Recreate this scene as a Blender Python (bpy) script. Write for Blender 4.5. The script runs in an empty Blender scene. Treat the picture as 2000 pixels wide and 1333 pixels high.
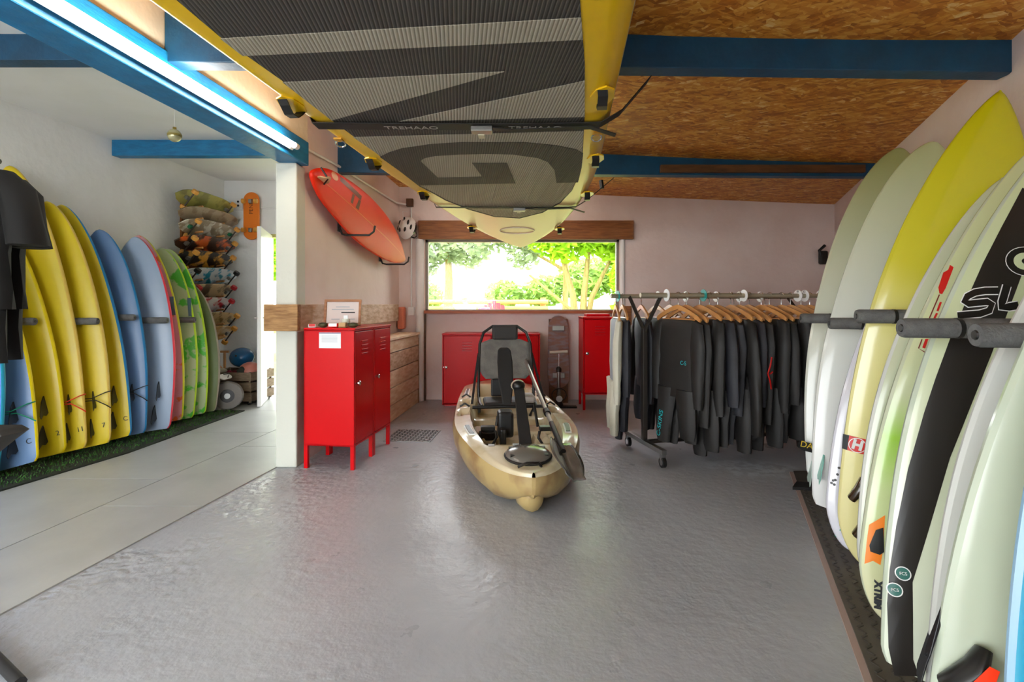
import bpy, bmesh, math, random
from mathutils import Vector, Matrix
random.seed(7)
R = math.radians
# ------------------------------------------------------------------ camera, sky, exposure
sc = bpy.context.scene
col = sc.collection
CAM_H = 1.15
cam_d = bpy.data.cameras.new('camera'); cam = bpy.data.objects.new('camera', cam_d); col.objects.link(cam)
cam.location = (0, 0, CAM_H); cam.rotation_euler = (R(90), 0, 0)
cam_d.lens = 18; cam_d.sensor_width = 36; cam_d.shift_y = -71.5/2000; cam_d.clip_start = 0.05
sc.camera = cam
w = bpy.data.worlds.new('overcast_sky'); sc.world = w; w.use_nodes = True
bg = w.node_tree.nodes['Background']; bg.inputs[0].default_value = (0.93, 0.97, 1.0, 1); bg.inputs[1].default_value = 2.0
sc.view_settings.view_transform = 'Standard'; sc.view_settings.look = 'None'
sc.view_settings.exposure = 2.28; sc.view_settings.gamma = 1.0; sc.view_settings.use_curve_mapping = False
sc.cycles.max_bounces = 6; sc.cycles.diffuse_bounces = 4; sc.cycles.glossy_bounces = 2; sc.cycles.use_adaptive_sampling = True; sc.cycles.adaptive_threshold = .06; sc.cycles.adaptive_min_samples = 24; sc.cycles.transparent_max_bounces = 12
sc.cycles.use_denoising = True; sc.cycles.sample_clamp_indirect = 6.0
# ------------------------------------------------------------------ helpers
def P(x, y, d):                     # a place in the room seen at photo pixel (x, y), d metres from the lens plane
    return Vector(((x-1000)*d/1000, d, CAM_H + (595-y)*d/1000))
def lin(h):
    h = h.lstrip('#'); o = []
    for i in (0, 2, 4):
        c = int(h[i:i+2], 16)/255
        o.append(c/12.92 if c <= .04045 else ((c+.055)/1.055)**2.4)
    return (*o, 1)
class MB:
    def __init__(s): s.v = []; s.f = []
    def add(s, vs, fs):
        n = len(s.v); s.v += [tuple(v) for v in vs]; s.f += [tuple(i+n for i in f) for f in fs]; return s
    def box(s, x0, x1, y0, y1, z0, z1, M=None):
        vs = [Vector((x, y, z)) for z in (z0, z1) for y in (y0, y1) for x in (x0, x1)]
        if M: vs = [M @ v for v in vs]
        return s.add(vs, [(0,2,3,1), (4,5,7,6), (0,1,5,4), (2,6,7,3), (0,4,6,2), (1,3,7,5)])
    def hexa(s, b, t):               # 4 bottom points, 4 top points
        return s.add(list(b)+list(t), [(3,2,1,0), (4,5,6,7), (0,1,5,4), (1,2,6,5), (2,3,7,6), (3,0,4,7)])
    def prism(s, poly, d, M=None):   # poly in (x,z), extruded along y from d[0] to d[1]
        n = len(poly); vs = [Vector((p[0], y, p[1])) for y in d for p in poly]
        if M: vs = [M @ v for v in vs]
        return s.add(vs, [tuple(range(n)), tuple(range(2*n-1, n-1, -1))] + [(i, i+n, (i+1) % n+n, (i+1) % n) for i in range(n)])
    def slab(s, poly, z0, z1):       # poly in (x,y)
        n = len(poly); vs = [(p[0], p[1], z) for z in (z0, z1) for p in poly]
        return s.add(vs, [tuple(range(n-1, -1, -1)), tuple(range(n, 2*n))] + [(i, (i+1) % n, (i+1) % n+n, i+n) for i in range(n)])
    def tube(s, pts, r, k=8, closed=False, sy=1.0):
        pts = [Vector(p) for p in pts]; n = len(pts); rr = r if isinstance(r, (list, tuple)) else [r]*n
        vs = []; up = Vector((0, 0, 1)); px = None
        for i, p in enumerate(pts):
            a = pts[(i-1) % n] if (closed or i) else p; b = pts[(i+1) % n] if (closed or i < n-1) else p
            t = (b-a).normalized()
            if px is None:
                q = up if abs(t.z) < .9 else Vector((1, 0, 0)); px = t.cross(q).normalized()
            px = (px - t*px.dot(t)).normalized(); py = t.cross(px)
            for j in range(k):
                an = 2*math.pi*j/k; vs.append(p + (px*math.cos(an) + py*math.sin(an)*sy)*rr[i])
        fs = []
        for i in range(n if closed else n-1):
            for j in range(k):
                a = i*k+j; b = i*k+(j+1) % k; c = ((i+1) % n)*k; fs.append((a, b, c+(j+1) % k, c+j))
        if not closed: fs += [tuple(range(k-1, -1, -1)), tuple(range((n-1)*k, n*k))]
        return s.add(vs, fs)
    def ribbon(s, pts, wdir, w, th=.003):  # flat webbing along pts
        pts = [Vector(p) for p in pts]; wd = Vector(wdir).normalized(); vs = []; n = len(pts)
        for i, p in enumerate(pts):
            t = (pts[min(i+1, n-1)]-pts[max(i-1, 0)]).normalized(); nn = t.cross(wd).normalized()
            vs += [p+wd*w/2+nn*th/2, p-wd*w/2+nn*th/2, p-wd*w/2-nn*th/2, p+wd*w/2-nn*th/2]
        fs = [(0,1,2,3), (4*n-1, 4*n-2, 4*n-3, 4*n-4)]
        for i in range(n-1):
            for j in range(4): fs.append((4*i+j, 4*i+4+j, 4*i+4+(j+1) % 4, 4*i+(j+1) % 4))
        return s.add(vs, fs)
    def lathe(s, prof, k=20, M=None):      # prof (r,z) about z
        vs = [Vector((r*math.cos(2*math.pi*j/k), r*math.sin(2*math.pi*j/k), z)) for r, z in prof for j in range(k)]
        if M: vs = [M @ v for v in vs]
        n = len(prof); fs = [(i*k+j, i*k+(j+1) % k, (i+1)*k+(j+1) % k, (i+1)*k+j) for i in range(n-1) for j in range(k)]
        fs += [tuple(range(k-1, -1, -1)), tuple(range((n-1)*k, n*k))]
        return s.add(vs, fs)
    def loft(s, rings, cap=True, closed=True):
        k = len(rings[0]); n = len(rings); fs = []
        for i in range(n-1):
            for j in range(k if closed else k-1): fs.append((i*k+j, i*k+(j+1) % k, (i+1)*k+(j+1) % k, (i+1)*k+j))
        if cap: fs += [tuple(range(k-1, -1, -1)), tuple(range((n-1)*k, n*k))]
        return s.add([p for r in rings for p in r], fs)
    def sphere(s, c, r, k=16, m=10, sz=1.0):
        c = Vector(c); M = Matrix.Translation(c)
        return s.lathe([(max(.0005, r*math.sin(math.pi*i/m)), -r*sz*math.cos(math.pi*i/m)) for i in range(m+1)], k, M)
    def mesh(s, name, recalc=True):
        me = bpy.data.meshes.new(name); me.from_pydata(s.v, [], s.f)
        if recalc:
            bm = bmesh.new(); bm.from_mesh(me); bmesh.ops.recalc_face_normals(bm, faces=bm.faces); bm.to_mesh(me); bm.free()
        return me
    def build(s, name, mat, parent=None, smooth=False, bevel=0, recalc=True):
        return mk(name, s.mesh(name, recalc), mat, parent, smooth, bevel)
def mk(name, me, mat, parent=None, smooth=False, bevel=0):
    o = bpy.data.objects.new(name, me); col.objects.link(o)
    if mat and not me.materials: me.materials.append(mat)
    if smooth:
        for p in me.polygons: p.use_smooth = True
        try: me.set_sharp_from_angle(angle=R(50))
        except Exception: pass
    if bevel:
        b = o.modifiers.new('bevel', 'BEVEL'); b.width = bevel; b.segments = 2; b.limit_method = 'ANGLE'
    if parent: o.parent = parent
    return o
def tag(o, label=None, cat=None, group=None, kind=None):
    if label: o['label'] = label
    if cat: o['category'] = cat
    if group: o['group'] = group
    if kind: o['kind'] = kind
    return o
def thing(name, label, cat, M=None, group=None, kind=None):
    o = bpy.data.objects.new(name, None); col.objects.link(o); o.empty_display_size = .1
    if M is not None: o.matrix_world = M
    return tag(o, label, cat, group, kind)
def struct(o): o['kind'] = 'structure'; return o
def TR(x, y, z=0, rz=0): return Matrix.Translation((x, y, z)) @ Matrix.Rotation(rz, 4, 'Z')
def frame(o, x, y, z):
    M = Matrix.Identity(4)
    for i, a in enumerate((x, y, z)):
        for j in range(3): M[j][i] = a[j]
    for j in range(3): M[j][3] = o[j]
    return M
def text(body, size, mat, parent, M, name='lettering', ext=.0008, shear=0, bold=0, sx=1.0):
    c = bpy.data.curves.new(name, 'FONT'); c.body = body; c.size = size; c.extrude = ext; c.shear = shear; c.offset = bold
    c.align_x = 'CENTER'; c.align_y = 'CENTER'; c.materials.append(mat)
    tmp = bpy.data.objects.new(name, c); col.objects.link(tmp); bpy.context.view_layer.update()
    me = bpy.data.meshes.new_from_object(tmp.evaluated_get(bpy.context.evaluated_depsgraph_get())); bpy.data.objects.remove(tmp); bpy.data.curves.remove(c)
    me.name = name; me.transform(M @ Matrix.Diagonal((sx, 1, 1, 1)))
    if not me.materials: me.materials.append(mat)
    o = bpy.data.objects.new(name, me); col.objects.link(o)
    if parent: o.parent = parent
    return o
# ------------------------------------------------------------------ materials
_m = {}
def mat(name, c='#808080', rough=.5, metal=0, c2=None, nscale=6, stretch=None, lo=.35, hi=.65, bump=0, bscale=40, coat=0, emit=0, det=4, trans=0, spec=None, rot=None):
    if name in _m: return _m[name]
    m = bpy.data.materials.new(name); m.use_nodes = True; nt = m.node_tree; b = nt.nodes['Principled BSDF']
    c1 = lin(c) if isinstance(c, str) else (*c, 1)
    b.inputs['Base Color'].default_value = c1; b.inputs['Roughness'].default_value = rough; b.inputs['Metallic'].default_value = metal
    if coat: b.inputs['Coat Weight'].default_value = coat; b.inputs['Coat Roughness'].default_value = .08
    if spec is not None: b.inputs['Specular IOR Level'].default_value = spec
    if emit: b.inputs['Emission Color'].default_value = c1; b.inputs['Emission Strength'].default_value = emit
    if c2 or bump:
        tc = nt.nodes.new('ShaderNodeTexCoord'); mp = nt.nodes.new('ShaderNodeMapping'); nt.links.new(tc.outputs['Object'], mp.inputs[0])
        if stretch: mp.inputs['Scale'].default_value = stretch
        if rot: mp.inputs['Rotation'].default_value = rot
    if c2:
        n = nt.nodes.new('ShaderNodeTexNoise'); n.inputs['Scale'].default_value = nscale; n.inputs['Detail'].default_value = det
        rp = nt.nodes.new('ShaderNodeValToRGB'); rp.color_ramp.elements[0].position = lo; rp.color_ramp.elements[1].position = hi
        rp.color_ramp.elements[0].color = c1; rp.color_ramp.elements[1].color = lin(c2)
        nt.links.new(mp.outputs[0], n.inputs['Vector']); nt.links.new(n.outputs['Fac'], rp.inputs[0]); nt.links.new(rp.outputs[0], b.inputs['Base Color'])
    if bump:
        n2 = nt.nodes.new('ShaderNodeTexNoise'); n2.inputs['Scale'].default_value = bscale; n2.inputs['Detail'].default_value = 3
        bp = nt.nodes.new('ShaderNodeBump'); bp.inputs['Strength'].default_value = bump; bp.inputs['Distance'].default_value = .02
        nt.links.new(mp.outputs[0], n2.inputs['Vector']); nt.links.new(n2.outputs['Fac'], bp.inputs['Height']); nt.links.new(bp.outputs[0], b.inputs['Normal'])
    _m[name] = m; return m
def grad(name, stops, axis=2, rough=.2, length=2.0, coat=.4, wob=.15):
    """pigment that fades along the object's own axis"""
    m = bpy.data.materials.new(name); m.use_nodes = True; nt = m.node_tree; b = nt.nodes['Principled BSDF']
    b.inputs['Roughness'].default_value = rough; b.inputs['Coat Weight'].default_value = coat; b.inputs['Coat Roughness'].default_value = .06
    tc = nt.nodes.new('ShaderNodeTexCoord'); sp = nt.nodes.new('ShaderNodeSeparateXYZ'); nt.links.new(tc.outputs['Object'], sp.inputs[0])
    n = nt.nodes.new('ShaderNodeTexNoise'); n.inputs['Scale'].default_value = 3; nt.links.new(tc.outputs['Object'], n.inputs['Vector'])
    ma = nt.nodes.new('ShaderNodeMath'); ma.operation = 'MULTIPLY_ADD'; ma.inputs[1].default_value = wob; nt.links.new(n.outputs['Fac'], ma.inputs[0]); nt.links.new(sp.outputs[axis], ma.inputs[2])
    mr = nt.nodes.new('ShaderNodeMapRange'); mr.inputs['From Min'].default_value = wob/2; mr.inputs['From Max'].default_value = length+wob/2
    nt.links.new(ma.outputs[0], mr.inputs[0])
    rp = nt.nodes.new('ShaderNodeValToRGB'); el = rp.color_ramp.elements
    el[0].position, el[0].color = stops[0][0], lin(stops[0][1]); el[1].position, el[1].color = stops[-1][0], lin(stops[-1][1])
    for p, c in stops[1:-1]: e = el.new(p); e.color = lin(c)
    nt.links.new(mr.outputs[0], rp.inputs[0]); nt.links.new(rp.outputs[0], b.inputs['Base Color']); return m
def osb():
    m = bpy.data.materials.new('osb_board'); m.use_nodes = True; nt = m.node_tree; b = nt.nodes['Principled BSDF']; b.inputs['Roughness'].default_value = .55
    tc = nt.nodes.new('ShaderNodeTexCoord'); outs = []
    for rz, s in ((.6, (11, 42, 11)), (-.35, (15, 50, 15)), (1.5, (17, 44, 17))):
        wn = nt.nodes.new('ShaderNodeTexNoise'); wn.inputs['Scale'].default_value = 7; nt.links.new(tc.outputs['Object'], wn.inputs['Vector'])
        av = nt.nodes.new('ShaderNodeVectorMath'); av.operation = 'MULTIPLY_ADD'; av.inputs[1].default_value = (.05, .05, 0)
        nt.links.new(wn.outputs['Color'], av.inputs[0]); nt.links.new(tc.outputs['Object'], av.inputs[2])
        r_ = nt.nodes.new('ShaderNodeMapping'); r_.inputs['Rotation'].default_value = (0, 0, rz); nt.links.new(av.outputs[0], r_.inputs[0])
        mp = nt.nodes.new('ShaderNodeMapping'); mp.inputs['Scale'].default_value = s; nt.links.new(r_.outputs[0], mp.inputs[0])
        v = nt.nodes.new('ShaderNodeTexVoronoi'); v.inputs['Scale'].default_value = 1.0; nt.links.new(mp.outputs[0], v.inputs['Vector'])
        sp = nt.nodes.new('ShaderNodeSeparateColor'); nt.links.new(v.outputs['Color'], sp.inputs[0]); outs.append(sp)
    mx = nt.nodes.new('ShaderNodeMix'); nt.links.new(outs[2].outputs[0], mx.inputs[0]); nt.links.new(outs[0].outputs[1], mx.inputs[2]); nt.links.new(outs[1].outputs[1], mx.inputs[3])
    rp = nt.nodes.new('ShaderNodeValToRGB'); el = rp.color_ramp.elements
    el[0].position, el[0].color = 0, lin('#a2560f'); el[1].position, el[1].color = 1, lin('#fbdc98')
    for p, c in ((.3, '#c87820'), (.6, '#de9434'), (.85, '#ecb050')): e = el.new(p); e.color = lin(c)
    nt.links.new(mx.outputs[0], rp.inputs[0]); nt.links.new(rp.outputs[0], b.inputs['Base Color'])
    bp = nt.nodes.new('ShaderNodeBump'); bp.inputs['Strength'].default_value = .25; bp.inputs['Distance'].default_value = .01
    nt.links.new(mx.outputs[0], bp.inputs['Height']); nt.links.new(bp.outputs[0], b.inputs['Normal']); return m
def floor_mat():
    m = bpy.data.materials.new('painted_concrete'); m.use_nodes = True; nt = m.node_tree; b = nt.nodes['Principled BSDF']
    tc = nt.nodes.new('ShaderNodeTexCoord')
    def noise(s, d=4, src=None):
        n = nt.nodes.new('ShaderNodeTexNoise'); n.inputs['Scale'].default_value = s; n.inputs['Detail'].default_value = d; nt.links.new((src or tc.outputs['Object']), n.inputs['Vector']); return n.outputs['Fac']
    def ramp(i, a, b_, ca=(0,0,0,1), cb=(1,1,1,1)):
        r = nt.nodes.new('ShaderNodeValToRGB'); r.color_ramp.elements[0].position = a; r.color_ramp.elements[1].position = b_; r.color_ramp.elements[0].color = ca; r.color_ramp.elements[1].color = cb
        nt.links.new(i, r.inputs[0]); return r.outputs[0]
    def math2(op, a, b_):
        n = nt.nodes.new('ShaderNodeMath'); n.operation = op
        for k, x in ((0, a), (1, b_)):
            if isinstance(x, (int, float)): n.inputs[k].default_value = x
            else: nt.links.new(x, n.inputs[k])
        return n.outputs[0]
    base = ramp(noise(1.3, 5), .35, .65, lin('#a3a7ae'), lin('#b0b4ba'))
    # the bare worn patch of old white paint in front of the wetsuit rack
    sp = nt.nodes.new('ShaderNodeSeparateXYZ'); nt.links.new(tc.outputs['Object'], sp.inputs[0])
    dx = math2('DIVIDE', math2('SUBTRACT', sp.outputs[0], 1.72), .38); dy = math2('DIVIDE', math2('SUBTRACT', sp.outputs[1], 3.58), .22)
    rad = math2('ADD', math2('MULTIPLY', dx, dx), math2('MULTIPLY', dy, dy))
    patch = math2('MULTIPLY', ramp(rad, .2, 1.1, (1,1,1,1), (0,0,0,1)), ramp(noise(14, 6), .45, .56))
    mx = nt.nodes.new('ShaderNodeMix'); mx.data_type = 'RGBA'; nt.links.new(patch, mx.inputs[0]); nt.links.new(base, mx.inputs[6]); mx.inputs[7].default_value = lin('#c9d0d6')
    nt.links.new(mx.outputs[2], b.inputs['Base Color'])
    rr = ramp(noise(4, 4), .3, .7, (.27,)*3+(1,), (.42,)*3+(1,)); nt.links.new(rr, b.inputs['Roughness'])
    # trowelled ridges, rougher along the edge of the boarded floor
    mr_ = nt.nodes.new('ShaderNodeMapRange'); mr_.inputs['From Min'].default_value = -2.14; mr_.inputs['From Max'].default_value = -.95; mr_.inputs['To Min'].default_value = 1; mr_.inputs['To Max'].default_value = 0
    nt.links.new(math2('SUBTRACT', sp.outputs[0], math2('MULTIPLY', sp.outputs[1], .135)), mr_.inputs[0]); edge = mr_.outputs[0]
    rough_zone = math2('ADD', math2('MULTIPLY', math2('MULTIPLY', edge, edge), ramp(noise(2.2, 2), .38, .6)), math2('MULTIPLY', noise(1.6, 3), .25))
    v = nt.nodes.new('ShaderNodeTexVoronoi'); v.inputs['Scale'].default_value = 22; v.feature = 'SMOOTH_F1'; nt.links.new(tc.outputs['Object'], v.inputs['Vector'])
    bumps = math2('SUBTRACT', math2('ADD', noise(30, 4), v.outputs['Distance']), .95)
    h = math2('ADD', math2('MULTIPLY', bumps, math2('MULTIPLY', rough_zone, 2.0)), math2('ADD', math2('MULTIPLY', noise(14, 5), .2), math2('MULTIPLY', noise(70, 2), .12)))
    bp = nt.nodes.new('ShaderNodeBump'); bp.inputs['Strength'].default_value = .45; bp.inputs['Distance'].default_value = .016
    nt.links.new(h, bp.inputs['Height']); nt.links.new(bp.outputs[0], b.inputs['Normal']); return m
WHITE = mat('white_masonry', '#f1f1ef', .7, bump=.25, bscale=14, c2='#ebebe8', nscale=3)
WARM = mat('bounce_tinted_masonry', '#ecdcd6', .7, bump=.22, bscale=14, c2='#e6d3cc', nscale=3)  # pale pink tint stands in for red light bounced off the lockers
CEILW = mat('white_ceiling', '#f2f2f0', .75, c2='#ecece9', nscale=2)
BLUE = mat('blue_beam_paint', '#1a7fb4', .45, c2='#176c9e', nscale=9, stretch=(1, 1, 4), bump=.15, bscale=25)
NAVY = mat('dark_blue_beam_paint', '#064a6e', .5, c2='#083f5e', nscale=8, bump=.1)
FLOOR = floor_mat(); OSB = osb()
PLYG = mat('grey_painted_board', '#a9aba9', .4, c2='#b3b5b2', nscale=3, bump=.06, bscale=20)
WOOD = mat('weathered_timber', '#8a6136', .6, c2='#b48a56', nscale=5, stretch=(2, 9, 14), bump=.2, bscale=12)
WOODX = mat('brown_lintel_timber', '#7c4a24', .55, c2='#9c6434', nscale=4, stretch=(1.5, 10, 14), bump=.15, bscale=12)
WOODP = mat('pale_pallet_timber', '#dcb892', .65, c2='#f0dac0', nscale=4, stretch=(9, 1.6, 9), bump=.2, bscale=14)
WOODR = mat('rough_mixed_timber', '#b8926c', .65, c2='#e2cab0', nscale=5, stretch=(7, 2, 7), lo=.3, hi=.7, bump=.25, bscale=14)
DARKWOOD = mat('dark_timber', '#6a4424', .6, c2='#50331a', nscale=4, stretch=(2, 8, 8))
HANGW = mat('hanger_beech', '#c98a4a', .4, c2='#d89a58', nscale=8, coat=.3)
RED = mat('red_locker_enamel', '#d0060f', .3, spec=.18)
REDD = mat('red_locker_inner', '#b1040c', .3)
CHROME = mat('chrome', '#d4d6d8', .18, 1)
STEEL = mat('brushed_steel', '#9a9a96', .35, .9)
BLACK = mat('black_plastic', '#161616', .38)
MATTE = mat('matt_black_rubber', '#1b1a1a', .7)
NEO = mat('black_neoprene', '#1c1a19', .6, c2='#282523', nscale=5, bump=.15, bscale=9)
NEO2 = mat('charcoal_neoprene', '#26262b', .62, c2='#303138', nscale=5, bump=.15, bscale=9)
NEOG = mat('grey_neoprene', '#8f959e', .65, c2='#9aa0a8', nscale=5, bump=.1, bscale=9)
NEOC = mat('cream_neoprene', '#c9c6b2', .65, c2='#d6d3c2', nscale=5, bump=.1, bscale=9)
NEOB = mat('blue_grey_neoprene', '#6f86a0', .65, bump=.1, bscale=9)
FOAM = mat('grey_pipe_foam', '#5f5f5e', .85, bump=.3, bscale=160, c2='#6e6e6c', nscale=30)
WHITEP = mat('white_plastic', '#eeeeec', .35)
PAPER = mat('paper', '#e9edf0', .6)
INK = mat('dark_ink', '#33363a', .6)
INKL = mat('pale_ink', '#a9b2ba', .6)
TEAL = mat('teal_plastic', '#129a90', .35)
TEALINK = mat('turquoise_print', '#27b6bd', .5)
REDINK = mat('red_print', '#d31a12', .35)
REDNEO = mat('red_neoprene', '#c8242a', .6)
YELNEO = mat('yellow_print', '#e0c02a', .5)
ORG = mat('orange_plastic', '#f0801e', .35)
WAX = mat('amber_wheel', '#e2a244', .4)
TURF = mat('dark_turf_mat', '#20261c', .9)
GRASS = mat('artificial_grass', '#1d4318', .8, c2='#3c7022', nscale=12)
RUBBER = mat('rubber_mat', '#544e48', .6, c2='#5e5850', nscale=8)
GLASS = bpy.data.materials.new('window_glass'); GLASS.use_nodes = True
_nt = GLASS.node_tree; _nt.nodes.clear()
_o = _nt.nodes.new('ShaderNodeOutputMaterial'); _mx = _nt.nodes.new('ShaderNodeMixShader'); _tr = _nt.nodes.new('ShaderNodeBsdfTransparent'); _gl = _nt.nodes.new('ShaderNodeBsdfGlossy'); _gl.inputs['Roughness'].default_value = .02
_fr = _nt.nodes.new('ShaderNodeFresnel'); _fr.inputs[0].default_value = 1.3; _nt.links.new(_fr.outputs[0], _mx.inputs[0]); _nt.links.new(_tr.outputs[0], _mx.inputs[1]); _nt.links.new(_gl.outputs[0], _mx.inputs[2]); _nt.links.new(_mx.outputs[0], _o.inputs[0])
# ------------------------------------------------------------------ the room
def xr(y): return 1.285+.42*y              # right wall line
def xl(y): return -4.32+.1037*y           # left wall line
def xp(y): return -1.53+.072*(y-3.62)     # partition, room side
def xb(y): return -1.80+.09*y             # big beam, right face
BW, LW, Y0 = 6.12, 6.49, -1.3
def ceil_z(x, y):
    t = max(0, min(1.0, (y-2.3)/3.82)); dx = max(0, xr(y)-x)
    return 2.345+(1-t)*.21*(dx/3.9)**2.2+t*.04*dx
floor = struct(MB().slab([(-4.6, Y0-.2), (4.4, Y0-.2), (4.4, BW+.4), (-4.6, LW+.2)], -.12, 0).build('floor', FLOOR))
# plywood sheets over the left half of the floor
def xe(y): return -2.14+.135*y
def ply(x0, x1, y0, y1):
    x0f = x0 if callable(x0) else (lambda y: x0); x1f = x1 if callable(x1) else (lambda y: x1); g = .004
    MB().slab([(x0f(y0)+g, y0+g), (x1f(y0)-g, y0+g), (x1f(y1)-g, y1-g), (x0f(y1)+g, y1-g)], .0, .007).build('plywood_sheet', PLYG, floor)
xin = lambda y: -2.62+.1*y
for a, b in ((-1.3, .83), (.83, 2.05), (2.05, 3.35), (3.35, 4.57), (4.57, 5.5)): ply(lambda y: xl(y)+.02, xin, a, b)
for a, b in ((-1.3, 0), (0, 1.6), (1.6, 2.9), (2.9, 4.12)): ply(xin, xe, a, b)
ply(xin, lambda y: xp(y)-.14, 4.12, 6.46); ply(lambda y: xl(y)+.02, xin, 5.5, 6.46)
# drain cover
dc = thing('drain_cover', 'square chequer plate drain cover set in floor near red lockers', 'drain cover', TR(-.865, 4.47, .0, R(-5)))
MB().box(-.2, .2, -.2, .2, .001, .006).build('plate', mat('plate_steel', '#a4a6a8', .35, .3), dc)
tr = MB()
for i in range(11):
    for j in range(11):
        a = R(45 if (i+j) % 2 else -45); M = Matrix.Translation((-.175+.035*i, -.175+.035*j, .006)) @ Matrix.Rotation(a, 4, 'Z'); tr.box(-.015, .015, -.003, .003, 0, .004, M)
tag(tr.build('tread', mat('plate_tread', '#7c7e80', .3, .4), dc), kind='stuff')
# walls
def wall(name, pts, z0, z1, m): return struct(MB().slab(pts, z0, z1).build(name, m))
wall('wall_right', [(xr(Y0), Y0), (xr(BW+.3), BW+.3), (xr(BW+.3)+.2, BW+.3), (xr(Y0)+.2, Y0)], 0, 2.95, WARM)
wall('wall_left', [(xl(Y0), Y0), (xl(Y0)-.2, Y0), (xl(LW+.2)-.2, LW+.2), (xl(LW+.2), LW+.2)], 0, 2.95, WHITE)
WX0, WX1, WZ0, WZ1 = -1.04, 1.285, 1.077, 1.93
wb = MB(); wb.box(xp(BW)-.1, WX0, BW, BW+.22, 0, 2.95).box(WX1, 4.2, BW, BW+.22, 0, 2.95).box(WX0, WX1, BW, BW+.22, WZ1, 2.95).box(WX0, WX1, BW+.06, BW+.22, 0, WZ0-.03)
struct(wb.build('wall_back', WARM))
DX0, DX1, DZ = -3.07, -2.2, 2.04
wf = MB(); wf.box(xl(LW)-.1, DX0, LW, LW+.1, 0, 2.95).box(DX1, xp(LW)-.05, LW, LW+.1, 0, 2.95).box(DX0, DX1, LW, LW+.1, DZ, 2.95)
struct(wf.build('wall_left_back', WHITE))
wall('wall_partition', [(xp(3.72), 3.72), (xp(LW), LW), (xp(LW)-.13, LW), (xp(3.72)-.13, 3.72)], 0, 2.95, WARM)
struct(MB().box(-1.665, -1.515, 3.60, 3.76, 0, 2.15).build('pillar', mat('pillar_paint', '#d6d9ce', .7, bump=.25, bscale=14), bevel=.012)); bpy.data.objects['pillar'].name = 'trim_1'
wf2 = MB(); wf2.box(-.45, xr(Y0)+.2, Y0-.2, Y0, 0, 2.95).box(xl(Y0)-.2, -.45, Y0-.2, Y0, 2.25, 2.95); struct(wf2.build('wall_front', WHITE))  # unseen front wall; its opening is narrowed to dim the near right boards
# strip of wall over the blue beam
wall('wall_over_beam', [(xb(Y0)-.02, Y0), (xb(3.72)-.02, 3.72), (xb(3.72)-.12, 3.72), (xb(Y0)-.12, Y0)], 2.3, 2.95, mat('cream_strip', '#ddd5bd', .7, bump=.2, bscale=16))
# big blue beam with the tube light
bb = MB()
def bsec(y, z0, z1): return [(xb(y)-.17, y, z0), (xb(y), y, z0), (xb(y), y, z1), (xb(y)-.17, y, z1)]
bb.loft([bsec(Y0, 2.15, 2.32), bsec(3.70, 2.15, 2.32)])
struct(bb.build('trim_2', BLUE, bevel=.006))
# ceilings
cw = struct(MB().slab([(-4.6, Y0), (xb(Y0), Y0), (xb(3.72), 3.72), (xp(LW), LW+.2), (-4.0, LW+.2)], 2.72, 2.8).build('ceiling', CEILW))
cr = thing('ceiling_osb', None, None, kind='structure')
ys = [Y0, -.2, 1.0, 2.36, 3.3, 4.36, 5.3, BW+.1]
for a, b in zip(ys, ys[1:]):
    g = MB(); nx = 10; rows = []
    for y in (a+.002, (a+b)/2, b-.002):
        x0 = (xb(y)-.05) if y < 3.7 else xp(y)-.03; x1 = xr(y)+.1
        rows.append([Vector((x0+(x1-x0)*i/nx, y, ceil_z(x0+(x1-x0)*i/nx, y))) for i in range(nx+1)])
    vs = [v for r in rows for v in r]; up = [v+Vector((0, 0, .03)) for v in vs]; n = nx+1
    fs = [(j*n+i, j*n+i+1, (j+1)*n+i+1, (j+1)*n+i) for j in range(2) for i in range(nx)]
    g.add(vs, fs); g.add(up, [f[::-1] for f in fs]); g.build('osb_sheet', OSB, cr)
# joists
def joist(name, x0, x1, y, z0l, z0r, zt, m, th=.09, skew=0):
    b = [(x0, y, z0l), (x1, y+skew, z0r), (x1, y+skew+th, z0r), (x0, y+th, z0l)]
    return struct(MB().hexa(b, [(p[0], p[1], zt) for p in b]).build(name, m, bevel=.004))
joist('trim_3', xb(2.42)-.02, xr(2.3)+.02, 2.36, 2.27, 2.20, 2.62, NAVY, .09, -.05)
joist('trim_4', xp(4.4)-.02, xr(4.3)+.02, 4.34, 2.27, 2.235, 2.62, NAVY)
joist('trim_5', xl(4.86)-.05, -1.55, 4.88, 2.57, 2.57, 2.74, BLUE, .1)
joist('trim_6', xl(2.95)-.05, xb(2.95)-.1, 2.97, 2.57, 2.57, 2.74, NAVY, .1)
joist('trim_7', xb(.4)-.02, xr(.4)+.02, .4, 2.24, 2.22, 2.5, NAVY)
MB().box(1.25, 2.97, 4.30, 4.335, 2.262, 2.325).build('nailed_batten', DARKWOOD, bpy.data.objects['trim_4'])
# roof lid so that daylight comes only through the openings
struct(MB().box(-4.8, 4.6, Y0, LW+.3, 2.95, 3.0).build('ceiling_roof', CEILW))
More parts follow.
